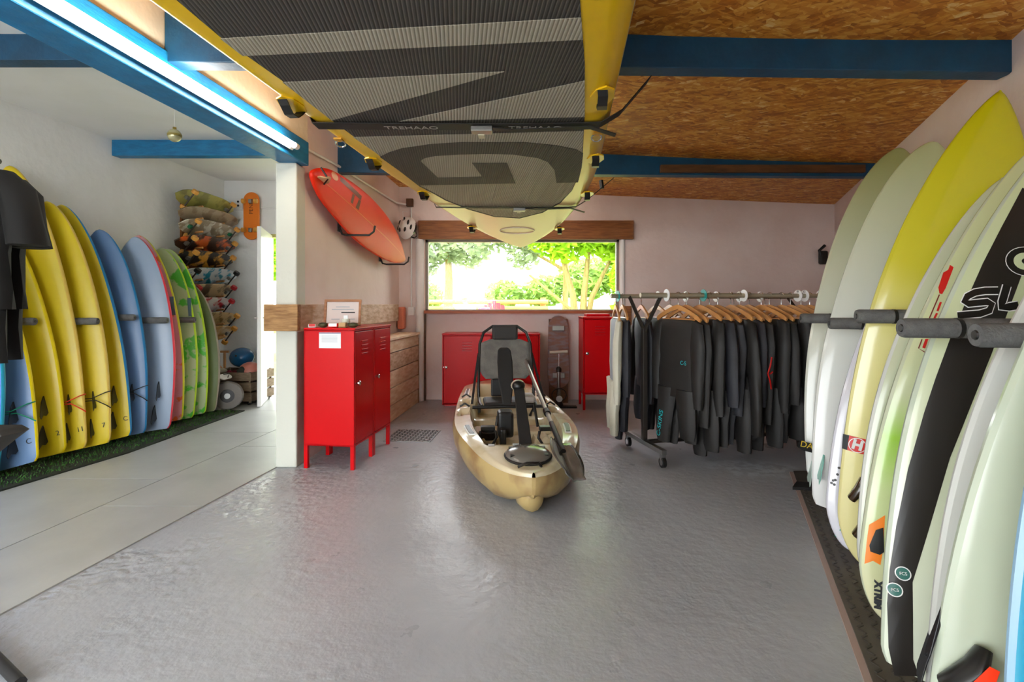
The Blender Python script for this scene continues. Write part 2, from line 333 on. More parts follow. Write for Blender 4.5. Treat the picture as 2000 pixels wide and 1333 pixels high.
# window
win = thing('window_1', None, None, TR(0, BW, 0), kind='structure')
FR = mat('grey_window_frame', '#8d8578', .5)
fm = MB(); fm.box(WX0, WX0+.03, .03, .1, WZ0, WZ1).box(WX1-.03, WX1, .03, .1, WZ0, WZ1).box(WX0, WX1, .03, .1, WZ1-.03, WZ1).box(WX0, WX1, .03, .1, WZ0-.02, WZ0+.012)
fm.build('frame', FR, win); MB().box(WX0+.02, WX1-.02, .06, .066, WZ0, WZ1-.02).build('pane', GLASS, win)
SILL = mat('red_brown_sill', '#9a4a26', .5, c2='#b0602f', nscale=5, stretch=(1.5, 8, 8))
MB().box(WX0-.005, WX1+.0, -.05, .2, WZ0-.035, WZ0).build('sill', SILL, win)
MB().box(WX0-.012, WX0+.008, -.004, .02, 0, WZ0-.03).build('edge_strip', DARKWOOD, win)
struct(MB().box(-1.11, 1.44, BW-.06, BW, 1.925, 2.145).build('trim_8', WOODX, bevel=.004))
struct(MB().box(1.335, 1.42, BW-.03, BW, .90, 1.13).build('trim_9', WOODX, bevel=.003))
# soft white plastered reveal beside the window
struct(MB().tube([(WX0-.06, BW-.01, 0), (WX0-.06, BW-.01, WZ1)], .05, 12).build('trim_10', WHITE, smooth=True))
struct(MB().tube([(WX1+.035, BW-.0, 0), (WX1+.035, BW-.0, WZ1)], .03, 12).build('trim_11', WHITE, smooth=True))
# door, open into the left room
door = thing('door_1', None, None, TR(DX0+.02, LW-.02, 0, R(-73)), kind='structure')
MB().box(0, .82, -.02, .02, .012, 2.02).build('door_leaf', WHITEP, door, bevel=.003)
MB().tube([(.76, .03, 1.0), (.76, .06, 1.0), (.66, .065, 1.0)], .009).build('door_handle', CHROME, door, True)
MB().tube([(.76, -.02, 1.0), (.76, -.05, 1.0), (.66, -.055, 1.0)], .009).build('door_handle', CHROME, door, True)
struct(MB().box(DX0, DX1, LW-.01, LW+.11, DZ-.04, DZ).build('trim_12', mat('yellowed_frame', '#c8bf7a', .6)))
# conduits and switches (fixed to the walls)
def conduit(pts, r=.011, name='conduit', label='', m=WHITEP): return tag(MB().tube(pts, r, 8).build(name, m, smooth=True), label, 'conduit')
conduit([(xl(6.35)+.3, LW-.015, 2.37), (-1.75, LW-.015, 2.37)], label='thin white conduit running along the far wall above the open door')
conduit([(xp(3.7)+.02, 3.74, 2.29), (xp(4.3)+.02, 4.3, 2.315), (xp(4.6)+.02, 4.6, 2.32), (xp(5.9)+.02, 5.9, 2.33), (xp(5.98)+.05, 5.98, 2.33), (-1.24, BW-.02, 2.34)], label='white conduit climbing the partition wall above the orange surfboard')
conduit([(-1.2, BW-.015, 2.3), (-1.2, BW-.015, 1.12)], .009, label='white conduit dropping down the corner beside the window')
ss = thing('light_switch', 'small white wall switch at the foot of the corner conduit', 'switch', TR(-1.2, BW-.02, 1.07))
MB().box(-.035, .035, -.02, .02, -.05, .05).build('plate', WHITEP, ss, bevel=.004); MB().box(-.012, .012, -.027, -.018, -.02, .02).build('rocker', WHITEP, ss)
jb = thing('junction_box', 'round conduit junction with two dark holes on partition wall', 'junction box', TR(xp(4.45)+.02, 4.45, 2.315))
M = Matrix.Rotation(R(90), 4, 'Y'); MB().lathe([(.05, -.02), (.05, .02), (.045, .028)], 16, M).build('housing', WHITEP, jb, True)
for s in (-1, 1): MB().lathe([(.014, .02), (.014, .031)], 10, Matrix.Translation((0, s*.02, 0)) @ M).build('hole', BLACK, jb)
bx = thing('cable_box', 'small square brown cable box high in corner above helmet', 'cable box', TR(-1.215, BW-.03, 2.36))
MB().box(-.04, .04, -.03, .03, -.045, .045).build('housing', DARKWOOD, bx, bevel=.003); MB().box(-.03, .03, -.036, -.03, -.035, .035).build('lid', mat('brown_lid', '#5a3a26', .5), bx)
sk = thing('socket', 'white socket with two dark holes beside the orange cruiser board', 'socket', TR(-3.45, LW-.02, 2.42))
MB().box(-.06, .06, -.02, .02, -.075, .075).build('plate', WHITEP, sk, bevel=.005)
for s in (-1, 1): MB().lathe([(.014, 0), (.014, .004)], 10, Matrix.Translation((0, -.02, s*.025)) @ Matrix.Rotation(R(90), 4, 'X')).build('hole', BLACK, sk)
# planks round the pillar and partition
struct(MB().box(-1.72, -1.485, 3.545, 3.6, .965, 1.15).build('trim_13', WOOD, bevel=.004))
pk = MB(); pk.hexa([(xp(3.6), 3.6, .96), (xp(3.6)+.045, 3.6, .96), (xp(5.95)+.045, 5.95, .96), (xp(5.95), 5.95, .96)], [(xp(3.6), 3.6, 1.15), (xp(3.6)+.045, 3.6, 1.15), (xp(5.95)+.045, 5.95, 1.15), (xp(5.95), 5.95, 1.15)])
struct(pk.build('trim_14', WOODR, bevel=.004))
tag(MB().box(-1.342, -1.262, 5.98, 6.1, .86, 1.12).build('orange_sleeve', mat('orange_salmon_fabric', '#e8896a', .6, bump=.2, bscale=20), bevel=.02), 'salmon orange folded sleeve hung in corner beside the window', 'sleeve')
# ------------------------------------------------------------------ tube light
tl = thing('tube_light', 'long lit fluorescent tube fixed along the big blue beam', 'light', Matrix.Identity(4))
def on(y, off, z): return Vector((xb(y)+off, y, z))
MB().tube([on(1.55, .025, 2.2), on(3.42, .025, 2.2)], .02, 4).build('batten', WHITEP, tl)
TUBE = mat('lit_tube', '#fff7ea', .4, emit=7)
MB().tube([on(1.66, .062, 2.2), on(3.36, .062, 2.2)], .017, 12).build('tube', TUBE, tl, True)
for y in (1.62, 3.37): MB().tube([on(y, .062, 2.2), on(y+.04, .062, 2.2)], .02, 12).build('end_cap', WHITEP, tl, True)
def ceiling_tube(label, y, x0, x1, z):
    o = thing('tube_light', label, 'light', Matrix.Translation((0, y, 0))); MB().box(x0-.04, x1+.04, -.03, .03, z, z+.05).build('batten', WHITEP, o); MB().tube([(x0, 0, z-.02), (x1, 0, z-.02)], .017, 12).build('tube', TUBE, o, True)
    for x in (x0-.03, x1): MB().tube([(x, 0, z-.02), (x+.03, 0, z-.02)], .02, 12).build('end_cap', WHITEP, o, True)
fill_tube = thing('tube_light', 'unseen fill tube added on the ceiling over the near end of the soft board row', 'light', Matrix.Translation((-3.05, 0, 0)))  # added out-of-frame lamp that brightens the left wing
MB().box(-.03, .03, -.3, 1.3, 2.67, 2.72).build('batten', WHITEP, fill_tube); MB().tube([(0, -.25, 2.645), (0, 1.25, 2.645)], .017, 12).build('tube', TUBE, fill_tube, True)
for y in (-.28, 1.25): MB().tube([(0, y, 2.645), (0, y+.03, 2.645)], .02, 12).build('end_cap', WHITEP, fill_tube, True)
ceiling_tube('lit ceiling tube above the middle of the paddle board', 3.3, -.75, .40, ceil_z(0, 3.3)-.03)
ceiling_tube('lit ceiling tube above the nose of the paddle board', 5.25, -.55, .60, ceil_z(0, 5.25)-.04)
# ------------------------------------------------------------------ surfboards
def halfw(t, W, tail, nose, tw, wide=.45):
    if t < wide:
        s = t/wide
        f = tw+(1-tw)*math.sin(math.pi/2*s)**.9
        if tail == 'round': f *= math.sqrt(max(0, 1-(1-min(1, t/.10))**2))
        elif tail == 'square': f *= .9+.1*min(1, t/.015)
        elif tail == 'pin': f *= math.sqrt(max(0, 1-(1-min(1, t/.22))**2))
    else:
        s = (t-wide)/(1-wide)
        f = (1-s**2.3)**.62 if nose == 'round' else ((1-s**1.75) if nose == 'point' else (1-s**2.0)**.8)
    return max(.004, W/2*f)
def surfboard(label, T, N, nrm, W, th, faces, rails, decks, tail='square', nose='round', tw=.55, rock=.06, name='surfboard', group=None, p=2.8, wide=.45, flip=1, rest=None):
    T = Vector(T); N = Vector(N); L = (N-T).length; u = (N-T).normalized(); n = Vector(nrm); n = (n-u*n.dot(u)).normalized(); X = (-n).cross(u)
    o = thing(name, label, 'surfboard', frame(T, X, -n, u), group)
    K = 28; st = 44; ts = [(1-math.cos(math.pi*i/st))/2 for i in range(st+1)]
    def sect(t):
        t = max(0.0, min(1.0, t))
        hw = halfw(t, W, tail, nose, tw, wide); hh = th/2*(.42+.58*math.sin(math.pi*min(1, max(0, .08+.84*t)))**.7)
        hh = min(hh, max(hw*.9, .006)); off = flip*(rock*max(0, (t-.55)/.45)**2+rock*.25*max(0, (.25-t)/.25)**2)
        return hw, hh, off
    rings = []
    for t in ts:
        hw, hh, off = sect(t); r = []
        for j in range(K):
            a = 2*math.pi*(j+.5)/K-math.pi/2; c, s_ = math.cos(a), math.sin(a)
            r.append(Vector((hw*math.copysign(abs(c)**(2/p), c), off+hh*math.copysign(abs(s_)**(2/p), s_), t*L)))
        rings.append(r)
    if rest is not None:
        M_ = o.matrix_world.copy(); M_.translation.z += rest-min((M_ @ p_).z for r in rings[:8] for p_ in r); o.matrix_world = M_
    # ring index 0 starts at the middle of the visible face and runs to +x
    q = 5
    def part(nm, idx, m):
        b = MB(); b.loft([[r[i % K] for i in idx] for r in rings], cap=False, closed=False); return b.build(nm, m, o, True, recalc=False)
    f = MB(); ring_f = list(range(-q-1, q+1)); part('face', ring_f, faces)
    part('deck', list(range(K//2-q-1, K//2+q+1)), decks)
    r = MB()
    for idx in (list(range(q, K//2-q)), list(range(K//2+q, K-q))): r.loft([[g[i % K] for i in idx] for g in rings], cap=False, closed=False)
    for g in (rings[0], rings[-1]): r.add(g, [tuple(range(K))])
    r.build('rail', rails, o, True, recalc=False)
    o['_L'] = L
    def surf(x, z):
        hw, hh, off = sect(z/L); k = max(0, 1-min(1, abs(x)/hw)**p)**(1/p); return off-hh*k
    return o, surf, L
def fin(o, surf, x, z, h, m, base=.11, cant=0, name='fin', side=-1):
    pts = [(0, 0), (0, base), (h*.5, base*.62), (h, base*-.12), (h*.93, base*-.3), (h*.6, base*-.1), (h*.3, -.02)]
    y0 = surf(x, z)+.004; b = MB()
    vs = [Vector((x+dx*(1-.7*p[0]/h)+cant*p[0], y0-p[0], z+p[1])) for dx in (-.005, .005) for p in pts]; n = len(pts)
    b.add(vs, [tuple(range(n)), tuple(range(2*n-1, n-1, -1))]+[(i, i+n, (i+1) % n+n, (i+1) % n) for i in range(n)])
    return b.build(name, m, o, bevel=.001)
def patch(o, surf, pts, m, name, lift=.0015, n=1, L=1):
    """a decal that follows the board's face: pts polygon in (x,z)"""
    bm = bmesh.new(); vs = [bm.verts.new((p[0], 0, p[1])) for p in pts]; f = bm.faces.new(vs); bmesh.ops.triangulate(bm, faces=[f])
    x0, x1 = min(p[0] for p in pts), max(p[0] for p in pts); z0, z1 = min(p[1] for p in pts), max(p[1] for p in pts)
    st = max(.04, (z1-z0)/30)
    def cut(co, no): bmesh.ops.bisect_plane(bm, geom=bm.verts[:]+bm.edges[:]+bm.faces[:], plane_co=co, plane_no=no)
    z = z0+st
    while z < z1: cut((0, 0, z), (0, 0, 1)); z += st
    x = x0+.03
    while x < x1: cut((x, 0, 0), (1, 0, 0)); x += .03
    for v in bm.verts: v.co.y = surf(v.co.x, v.co.z)-lift
    me = bpy.data.meshes.new(name); bmesh.ops.recalc_face_normals(bm, faces=bm.faces)
    bm.to_mesh(me); bm.free(); return mk(name, me, m, o, True)
def ftext(o, surf, body, size, m, x, z, rot=0, **k):
    M = Matrix.Translation((x, surf(x, z)-.003, z)) @ Matrix.Rotation(R(90), 4, 'X') @ Matrix.Rotation(rot, 4, 'Z'); return text(body, size, m, o, M, **k)
YEL = mat('yellow_slick', '#d9c31c', .35, c2='#d2b818', nscale=1.5); YRAIL = mat('yellow_foam_rail', '#ecd400', .4); YPALE = mat('pale_yellow_rail', '#e9c860', .4)
BGREY = mat('blue_grey_slick', '#6f8fb8', .35, c2='#6584ae', nscale=1.5); BRAIL = mat('blue_foam_rail', '#1c86c4', .4); TRAIL = mat('teal_foam_rail', '#1f9ab8', .4)
GREYS = mat('pale_grey_slick', '#9fb0c6', .32, c2='#93a6bf', nscale=1.5); REDRAIL = mat('red_foam_rail', '#f03a4e', .4)
PINKF = mat('pink_flower_slick', '#d9a0a8', .4, c2='#e07a3a', nscale=14, lo=.58, hi=.62); LIME = mat('lime_foam_rail', '#b6dc10', .4)
GREENF = mat('green_flower_slick', '#b7c89a', .4, c2='#4fbf3a', nscale=9, lo=.52, hi=.58); OLIVE = mat('olive_slick', '#6f7a52', .45, c2='#61703f', nscale=3); OGREY = mat('grey_rail', '#98907e', .45)
DBLUE = mat('deep_blue_slick', '#1468c8', .35)
FINB = mat('black_fin', '#15161a', .35)
LG = 'soft-top surfboards standing along the left wall'
nL = (.18, -.98, 0)
left = [
 ('deep blue soft board with turquoise rail nearest the garment rack', (-3.43, 3.22), (-3.62, 3.26, 1.75), .52, DBLUE, TRAIL, None, ''),
 ('blue-grey soft board with yellow rail tied by green cord', (-3.347, 3.419), (-3.813, 3.471, 1.731), 0.512, BGREY, YRAIL, 'green', 'C'),
 ('all-yellow soft board with bright yellow rail numbered 2', (-3.369, 3.661), (-3.821, 3.685, 1.821), 0.505, YEL, YRAIL, None, '2'),
 ('tallest yellow soft board with red cord at its fins', (-3.332, 3.799), (-3.818, 3.851, 2.206), 0.497, YEL, YPALE, 'red', '11'),
 ('yellow soft board with pale rail numbered 7 and black cord', (-3.273, 3.941), (-3.681, 4.01, 1.968), 0.515, YEL, YPALE, 'black', '7'),
 ('yellow soft board with a blue rail', (-3.24, 4.129), (-3.729, 4.195, 1.973), 0.499, YEL, BRAIL, None, 'C'),
 ('blue-grey soft board with a blue rail', (-3.255, 4.3), (-3.553, 4.371, 1.804), 0.508, BGREY, BRAIL, 'black', ''),
 ('pale grey soft board with a red rail', (-3.199, 4.511), (-3.395, 4.581, 1.775), 0.534, GREYS, REDRAIL, None, ''),
 ('pink soft board with orange flowers and yellow rail', (-3.258, 4.779), (-3.558, 4.84, 1.816), 0.53, PINKF, mat('yellow_green_rail', '#d8d818', .4), None, ''),
 ('green flowered soft board with lime rail behind the pink board', (-3.249, 4.93), (-3.447, 4.991, 1.719), 0.524, GREENF, LIME, None, ''),
 ('green flowered soft board with lime rail next to the olive board', (-3.223, 5.08), (-3.484, 5.141, 1.72), 0.535, GREENF, LIME, None, ''),
 ('short olive green board with grey rail at end of the row', (-3.207, 5.231), (-3.391, 5.3, 1.4), 0.52, OLIVE, OGREY, None, '')]
CORD = {'green': mat('green_cord', '#0f8f6a', .5), 'red': mat('red_cord', '#e0301c', .5), 'black': BLACK}
for i, (lab, t, n, W, fm_, rm, cord, num) in enumerate(left):
    o, sf, L = surfboard(lab, (t[0], t[1], .045), n, nL, W, .075, fm_, rm, rm, 'square', 'round', .62, .05, group=LG, rest=.0185)
    if i < 9 or i == 10:
        fh_ = .05 if i in (3, 4, 10) else .10; fin(o, sf, .125, .30, fh_, FINB, .13, .1); fin(o, sf, -.125, .30, fh_, FINB, .13, -.1); fin(o, sf, .075, .10, fh_, FINB, .13)
    if num: ftext(o, sf, num, .05, INK, .15, .14)
    if cord:
        MB().tube([(-.10, sf(-.1, .30)-.06, .37), (.06, sf(.06, .35)-.07, .375), (.14, sf(.13, .35)-.06, .36), (W*.42, -.045, .385), (W*.45, .0, .39)], .004, 6).build('leash_cord', CORD[cord], o, True)
        MB().tube([(-.10, sf(-.1, .30)-.06, .36), (.06, sf(.06, .35)-.07, .355), (.16, sf(.16, .35)-.05, .34), (W*.40, -.045, .29), (W*.43, -.02, .26)], .004, 6).build('leash_cord', CORD[cord], o, True)
    if i in (8, 9): patch(o, sf, [(W*.42, .98), (W*.47, .98), (W*.47, 1.16), (W*.42, 1.16)], mat('carry_handle', '#4a6a78', .5), 'handle', .006)
# pegs padded with pipe foam
def peg(a, b, label, grp, r=.036, ties=2):
    a = Vector(a); b = Vector(b); u = (b-a).normalized(); o = thing('board_peg', label, 'peg', Matrix.Translation(a), grp); d = b-a
    MB().tube([(0, 0, 0), d*.98], .013, 10).build('dowel', STEEL, o, True)
    MB().tube([d*.02, d*.04, d*.985, d], [r*.92, r, r, r*.9], 16).build('foam_sleeve', FOAM, o, True)
    MB().tube([d, d+u*.003], [r*.42, r*.36], 12).build('core', BLACK, o)
    for k in range(ties):
        c = d*(.80-.5*k); MB().tube([c-u*.006, c+u*.006], r*1.04, 16).build('cable_tie', BLACK, o, True)
    return o
for i, x, z, lab in ((1, -3.36, 1.03, 'grey foam peg beside the blue-grey board with yellow rail'), (3, -3.20, 1.02, 'grey foam peg in front of the yellow board numbered 7'), (5, -3.17, 1.04, 'grey foam peg in front of the blue-railed blue-grey board'), (6, -3.03, 1.01, 'grey foam peg in front of the red-railed grey board'), (8, -3.06, 1.0, 'grey foam peg in front of the green flowered board')):
    def mid(k): T_, N_ = Vector((*left[k][1], .045)), Vector(left[k][2]); return T_.lerp(N_, (z-.045)/(N_.z-.045))
    c = (mid(i)+mid(i+1))/2; dy = .18/.98; yw = c.y+(xl(c.y)-c.x)*dy
    peg((xl(yw)+.004, yw, z), (x, c.y+(x-c.x)*dy, z), lab, 'foam pegs on the left wall', .027, 0)
# turf strip
tf = MB(); n = 12
outer = [(-3.12+.0, 3.12), (-2.94, 3.92), (-2.86, 5.48)]
poly = [(-3.5, 1.2), (-3.12, 3.12), (-2.94, 3.92), (-2.86, 5.48), (xl(5.48)+.02, 5.48), (xl(1.2)+.02, 1.2)]
turf = tag(tf.slab(poly, .007, .018).build('turf_strip', TURF), 'dark strip of artificial turf under the row of soft boards', 'turf')
g = MB()
for i in range(6000):
    y = random.uniform(2.4, 5.45); xo = -3.12+.18*(y-3.12)/.8 if y < 3.92 else -2.94+.08*(y-3.92)/1.56
    x = random.uniform(xl(y)+.1, xo-.03); h = random.uniform(.008, .022); a = random.uniform(0, 6.3); dx, dy = .004*math.cos(a), .004*math.sin(a)
    g.add([(x-dx, y-dy, .018), (x+dx, y+dy, .018), (x+random.uniform(-.01, .01), y+random.uniform(-.01, .01), .018+h)], [(0, 1, 2)])
tag(g.build('grass_blades', GRASS, turf, recalc=False), kind='stuff')
# ------------------------------------------------------------------ right wall boards
nR = (-.387, -.922, 0)
PALE = mat('pale_green_white_resin', '#c8cfb2', .16, coat=.5); WRES = mat('white_resin', '#d4d6d0', .16, coat=.5); LAV = mat('lavender_white_resin', '#dcdce6', .18, coat=.4); MINT = mat('mint_white_resin', '#c4cfba', .16, coat=.5)
G1 = grad('pale_olive_fade', [(0, '#e6e8e4'), (.5, '#dde0cc'), (1, '#a9b070')], length=2.1)
G2 = grad('pale_green_fade', [(0, '#e8e8e6'), (.5, '#e2e6dc'), (1, '#c8cf9a')], length=2.0)
G4 = grad('yellow_fade', [(0, '#e8dfa0'), (.45, '#ebe39a'), (.62, '#d8cf3a'), (1, '#cdc800')], length=2.1)
G6 = grad('lime_fade', [(0, '#dcd8b0'), (.22, '#cfe0a0'), (.33, '#a8da50'), (.42, '#d4dcb0'), (1, '#cdd39c')], length=1.9)
G7 = grad('green_tint', [(0, '#dfe6d2'), (.5, '#cfd9ae'), (1, '#c2cf96')], length=2.2)
RG = 'hard surfboards standing along the right wall'
TEALE = mat('teal_edge', '#1e9c86', .3)
o0, s0, _ = surfboard('cream and blue board half hidden behind the wetsuit rack', (2.20, 3.44, .03), (2.40, 3.47, 1.10), nR, .36, .05, mat('cream_blue_resin', '#c9c9a0', .3, c2='#1677c4', nscale=2.2, lo=.5, hi=.53), WRES, WRES, 'round', 'mid', .5, .03, group=RG, rest=.0155)
o1, s1, L1 = surfboard('olive-tinted white board with black leash cuff, farthest on right wall', (1.973, 3.119, .035), (2.495, 3.258, 2.17), nR, 0.603, .065, G1, G1, G1, 'square', 'round', .5, .08, group=RG, rest=.0155, p=2.4)
o2, s2, L2 = surfboard('pale white board with round green-tinted nose', (1.74, 2.687, .035), (2.316, 2.774, 2.052), nR, 0.566, .065, G2, G2, G2, 'square', 'round', .5, .08, group=RG, rest=.0155, p=2.4)
o3, s3, L3 = surfboard('lavender white board with fin plug holes and teal tail stripe', (1.547, 2.349, .035), (2.194, 2.465, 1.754), nR, 0.449, .06, LAV, LAV, LAV, 'round', 'mid', .45, .05, group=RG, rest=.0155, p=2.4)
o4, s4, L4 = surfboard('yellow pointed-nose board with red and black H band', (1.521, 2.192, .035), (2.045, 2.092, 2.084), nR, 0.508, .065, G4, G4, G4, 'round', 'mid', .45, .1, group=RG, rest=.0155, p=2.4, wide=.5)
o5, s5, L5 = surfboard('slim white board between the yellow and lime boards', (1.4, 1.9, .035), (1.945, 1.995, 1.68), nR, 0.446, .055, PALE, WRES, PALE, 'round', 'mid', .45, .06, group=RG, rest=.0155, p=2.4)
o6, s6, L6 = surfboard('lime-streaked board with red script and orange tail panel', (1.33, 1.821, .035), (1.951, 1.862, 1.773), nR, 0.413, .06, G6, PALE, G6, 'round', 'mid', .45, .06, group=RG, rest=.0155, p=2.4)
o7, s7, L7 = surfboard('pale green board with wide black stripe and SL lettering', (1.214, 1.48, .035), (1.834, 1.594, 1.762), nR, 0.494, .065, G7, MINT, MINT, 'square', 'mid', .5, .06, group=RG, rest=.0155, p=2.4)
o8, s8, L8 = surfboard('plain white board with black fin behind the big white board', (1.174, 1.274, .035), (1.67, 1.209, 1.67), nR, 0.473, .06, WRES, WRES, WRES, 'square', 'mid', .5, .05, group=RG, rest=.0155, p=2.4)
o9, s9, L9 = surfboard('big white board with black and red fin box', (0.982, 1.052, .035), (1.587, 1.011, 1.728), nR, 0.475, .065, mat('mint_white_face', '#c0cab4', .18, coat=.4), MINT, MINT, 'square', 'round', .5, .05, group=RG, rest=.0155, p=2.4)
o10, s10, L10 = surfboard('turquoise blue board at the near end of the right row', (.97, .84, .035), (1.48, .90, 1.9), nR, .48, .06, mat('turquoise_resin', '#1f9ec4', .2, coat=.4), mat('pale_blue_resin', '#9cc4e0', .2), MINT, 'square', 'round', .5, .05, group=RG, rest=.0155, p=2.4)
# marks on the boards, each placed on its own board's face
def onb(o, px, py, hh=.03):
    I = o.matrix_world.inverted(); c = I @ Vector((0, 0, CAM_H)); d = I.to_3x3() @ Vector(((px-1000)/1000, 1, (595-py)/1000)); t = (-hh-c.y)/d.y; q = c+d*t; return (q.x, q.z)
def ppatch(o, sf, pts, m, name, lift=.0015): return patch(o, sf, [onb(o, *p) for p in pts], m, name, lift)
def ring(o, s, cx, cz, r0, r1, m, name='emblem', k=24, lift=.003, sx=1):
    b = MB(); vs = []
    for a in range(k):
        an = 2*math.pi*a/k
        for r in (r0, r1): x, z = cx+r*math.cos(an)*sx, cz+r*math.sin(an); vs.append((x, s(x, z)-lift, z))
    b.add(vs, [(2*a, 2*a+1, (2*a+3) % (2*k), (2*a+2) % (2*k)) for a in range(k)]); return b.build(name, m, o)
# leash cuff wrapped round the far board, fins
(x0, zt), (x1, zb) = onb(o1, 1566, 862), onb(o1, 1616, 893)
MB().box(x0-.01, x1+.05, -.062, .05, zb, zt).build('leash_cuff', MATTE, o1, bevel=.02)
ftext(o1, lambda x, z: -.0605, 'DAGA', .05, YELNEO, x0+.06, (zt+zb)/2+.01)
patch(o1, lambda x, z: -.0625, [(x0+.15, (zt+zb)/2), (x0+.18, (zt+zb)/2+.025), (x0+.21, (zt+zb)/2), (x0+.18, (zt+zb)/2-.025)], YELNEO, 'emblem', .001)
patch(o1, lambda x, z: -.0625, [(x0+.06, zt-.008), (x0+.20, zt-.008), (x0+.20, zt-.024), (x0+.08, zt-.03)], mat('lime_tab', '#b4c83a', .5), 'cuff_tab', .001)
fin(o1, s1, x0+.08, zb-.16, .12, mat('pale_fin', '#cfe6dc', .3), .13); fin(o2, s2, onb(o2, 1600, 930)[0], onb(o2, 1600, 930)[1], .08, mat('teal_fin', '#8fd0c0', .3), .13)
for p in ((1640, 915), (1637, 928), (1629, 940), (1633, 939), (1626, 945), (1631, 948)):
    x, z = onb(o3, *p); patch(o3, s3, [(x+.006*math.cos(a*.785), z+.006*math.sin(a*.785)) for a in range(8)], BLACK, 'fin_plug')
ppatch(o3, s3, [(1634, 1050), (1647, 1030), (1648, 1034), (1637, 1053)], TEALE, 'tail_stripe')
ppatch(o4, s4, [(1649, 850), (1660, 852), (1656, 881), (1647, 879)], INK, 'black_band', .003); ppatch(o4, s4, [(1660, 852), (1700, 861), (1696, 891), (1656, 881)], REDINK, 'red_band', .003)
hx, hz = onb(o4, 1675, 871); ftext(o4, lambda a, b: s4(a, b)-.003, 'H', .055, WHITEP, hx, hz, bold=.003); ring(o4, s4, hx, hz, .029, .032, WHITEP, lift=.005)
for p in ((1664, 975), (1673, 1048)):
    x, z = onb(o4, *p); MB().tube([(x, s4(x, z)-.012, z), (x+.012, s4(x, z)-.03, z+.05), (x+.02, s4(x, z)-.02, z+.10)], [.022, .026, .02], 10, sy=.8).build('fin', mat('smoked_fin', '#3a2a18', .15, coat=.5), o4, True)
MARL = mat('maroon_line', '#7a1f14', .4)
ppatch(o6, s6, [(1861, 515), (1867, 520), (1864, 528), (1850, 562), (1843, 574), (1838, 572), (1837, 560), (1846, 543), (1848, 530), (1857, 525)], REDINK, 'red_script')
for q in ([(1838, 589), (1842, 590), (1835, 608), (1831, 607)], [(1830, 611), (1834, 612), (1828, 624), (1824, 623)], [(1809, 662), (1815, 662), (1808, 681), (1803, 679)]): ppatch(o6, s6, q, REDINK, 'red_script')
for q in ([(1837, 574), (1839, 575), (1818, 623), (1816, 622)], [(1802, 662), (1804, 663), (1797, 681), (1795, 680)], [(1795, 680), (1797, 681), (1808, 687), (1807, 689)]): ppatch(o6, s6, q, MARL, 'script_outline')
ppatch(o6, s6, [(1730, 1008), (1700, 1028), (1696, 1060), (1692, 1106), (1708, 1099), (1722, 1107), (1727, 1075)], mat('orange_panel', '#ff8a1e', .35), 'tail_panel')
ppatch(o6, s6, [(1726, 1032), (1712, 1037), (1713, 1050), (1700, 1068), (1702, 1080), (1720, 1086), (1728, 1080)], BLACK, 'fin_pad', .006)
x, z = onb(o6, 1708, 1168); ftext(o6, lambda a, b: s6(a, b)-.004, 'XTRIM', .032, INK, x+.012, z+.01, R(-75), bold=.002)
ppatch(o7, s7, [(1829, 740), (1807, 807), (1776, 918), (1754, 1029), (1742, 1118), (1738, 1185), (1742, 1274), (1754, 1330), (1802, 1330), (1789, 1296), (1782, 1207), (1785, 1140), (1794, 1051), (1807, 962), (1838, 851), (1880, 740), (1929, 623), (1968, 536), (2055, 390), (2010, 358), (1963, 440), (1924, 512), (1900, 564), (1860, 655)], mat('black_stripe', '#24201d', .3), 'stripe', .0012)
BPR = mat('black_print', '#161311', .3)
def pstroke(o, sf, pts, w, m, name, lift):
    q = [Vector(p) for p in pts]; n = len(q); L_, R_ = [], []
    for i in range(n):
        d = ((q[min(i+1, n-1)]-q[i]).normalized()+(q[i]-q[max(i-1, 0)]).normalized()).normalized(); nn = Vector((-d.y, d.x)); ww = w[i] if isinstance(w, (list, tuple)) else w
        L_.append(q[i]+nn*ww/2); R_.append(q[i]-nn*ww/2)
    b = MB()
    for i in range(n-1):
        for k in range(4):
            f0, f1 = k/4, (k+1)/4; vs = []
            for P_, f in ((L_, f0), (L_, f1), (R_, f1), (R_, f0)): x, z = onb(o, *(P_[i].lerp(P_[i+1], f))); vs.append((x, sf(x, z)-lift, z))
            b.add(vs, [(0, 1, 2, 3)])
    return b.build(name, m, o)
SP = [(1950, 568), (1925, 568), (1906, 571), (1892, 578), (1886, 588), (1894, 593), (1928, 590), (1937, 595), (1932, 607), (1914, 613), (1872, 616)]
LP_ = [(1967, 558), (1957, 590), (1956, 600), (1970, 600), (1988, 597)]
for pts, w_ in ((SP, 13), (LP_, 15)): pstroke(o7, s7, pts, w_+4, WHITEP, 'letter_outline', .0025); pstroke(o7, s7, pts, w_, BPR, 'letter', .0035)
x, z = onb(o7, 2004, 510); r_ = abs(onb(o7, 1966, 510)[0]-x); ring(o7, s7, x, z, r_*.62, r_, BPR, lift=.0035); ring(o7, s7, x, z, r_, r_*1.05, WHITEP, lift=.003); ring(o7, s7, x, z, .001, r_*.62, mat('pale_green_disc', '#cdd8ac', .3), lift=.0032); ring(o7, s7, x, z, .001, r_*.2, BPR, lift=.0042)
for p in ((1766, 1123), (1751, 1156)):
    x, z = onb(o7, *p); ring(o7, s7, x, z, .001, .019, mat('dark_teal_plug', '#2f6a60', .3), 'fin_plug', lift=.004); ring(o7, s7, x, z, .017, .020, WHITEP, 'plug_rim', lift=.0045); ftext(o7, lambda a, b: s7(a, b)-.003, 'FCS', .012, WHITEP, x, z, R(20))
x, z = onb(o8, 1826, 1260); fin(o8, s8, x, z-.08, .04, FINB, .28)
x, z = onb(o9, 1826, 1280); fin(o9, s9, x, z, .02, FINB, .10)
x, z = onb(o9, 1900, 1312); z += .045
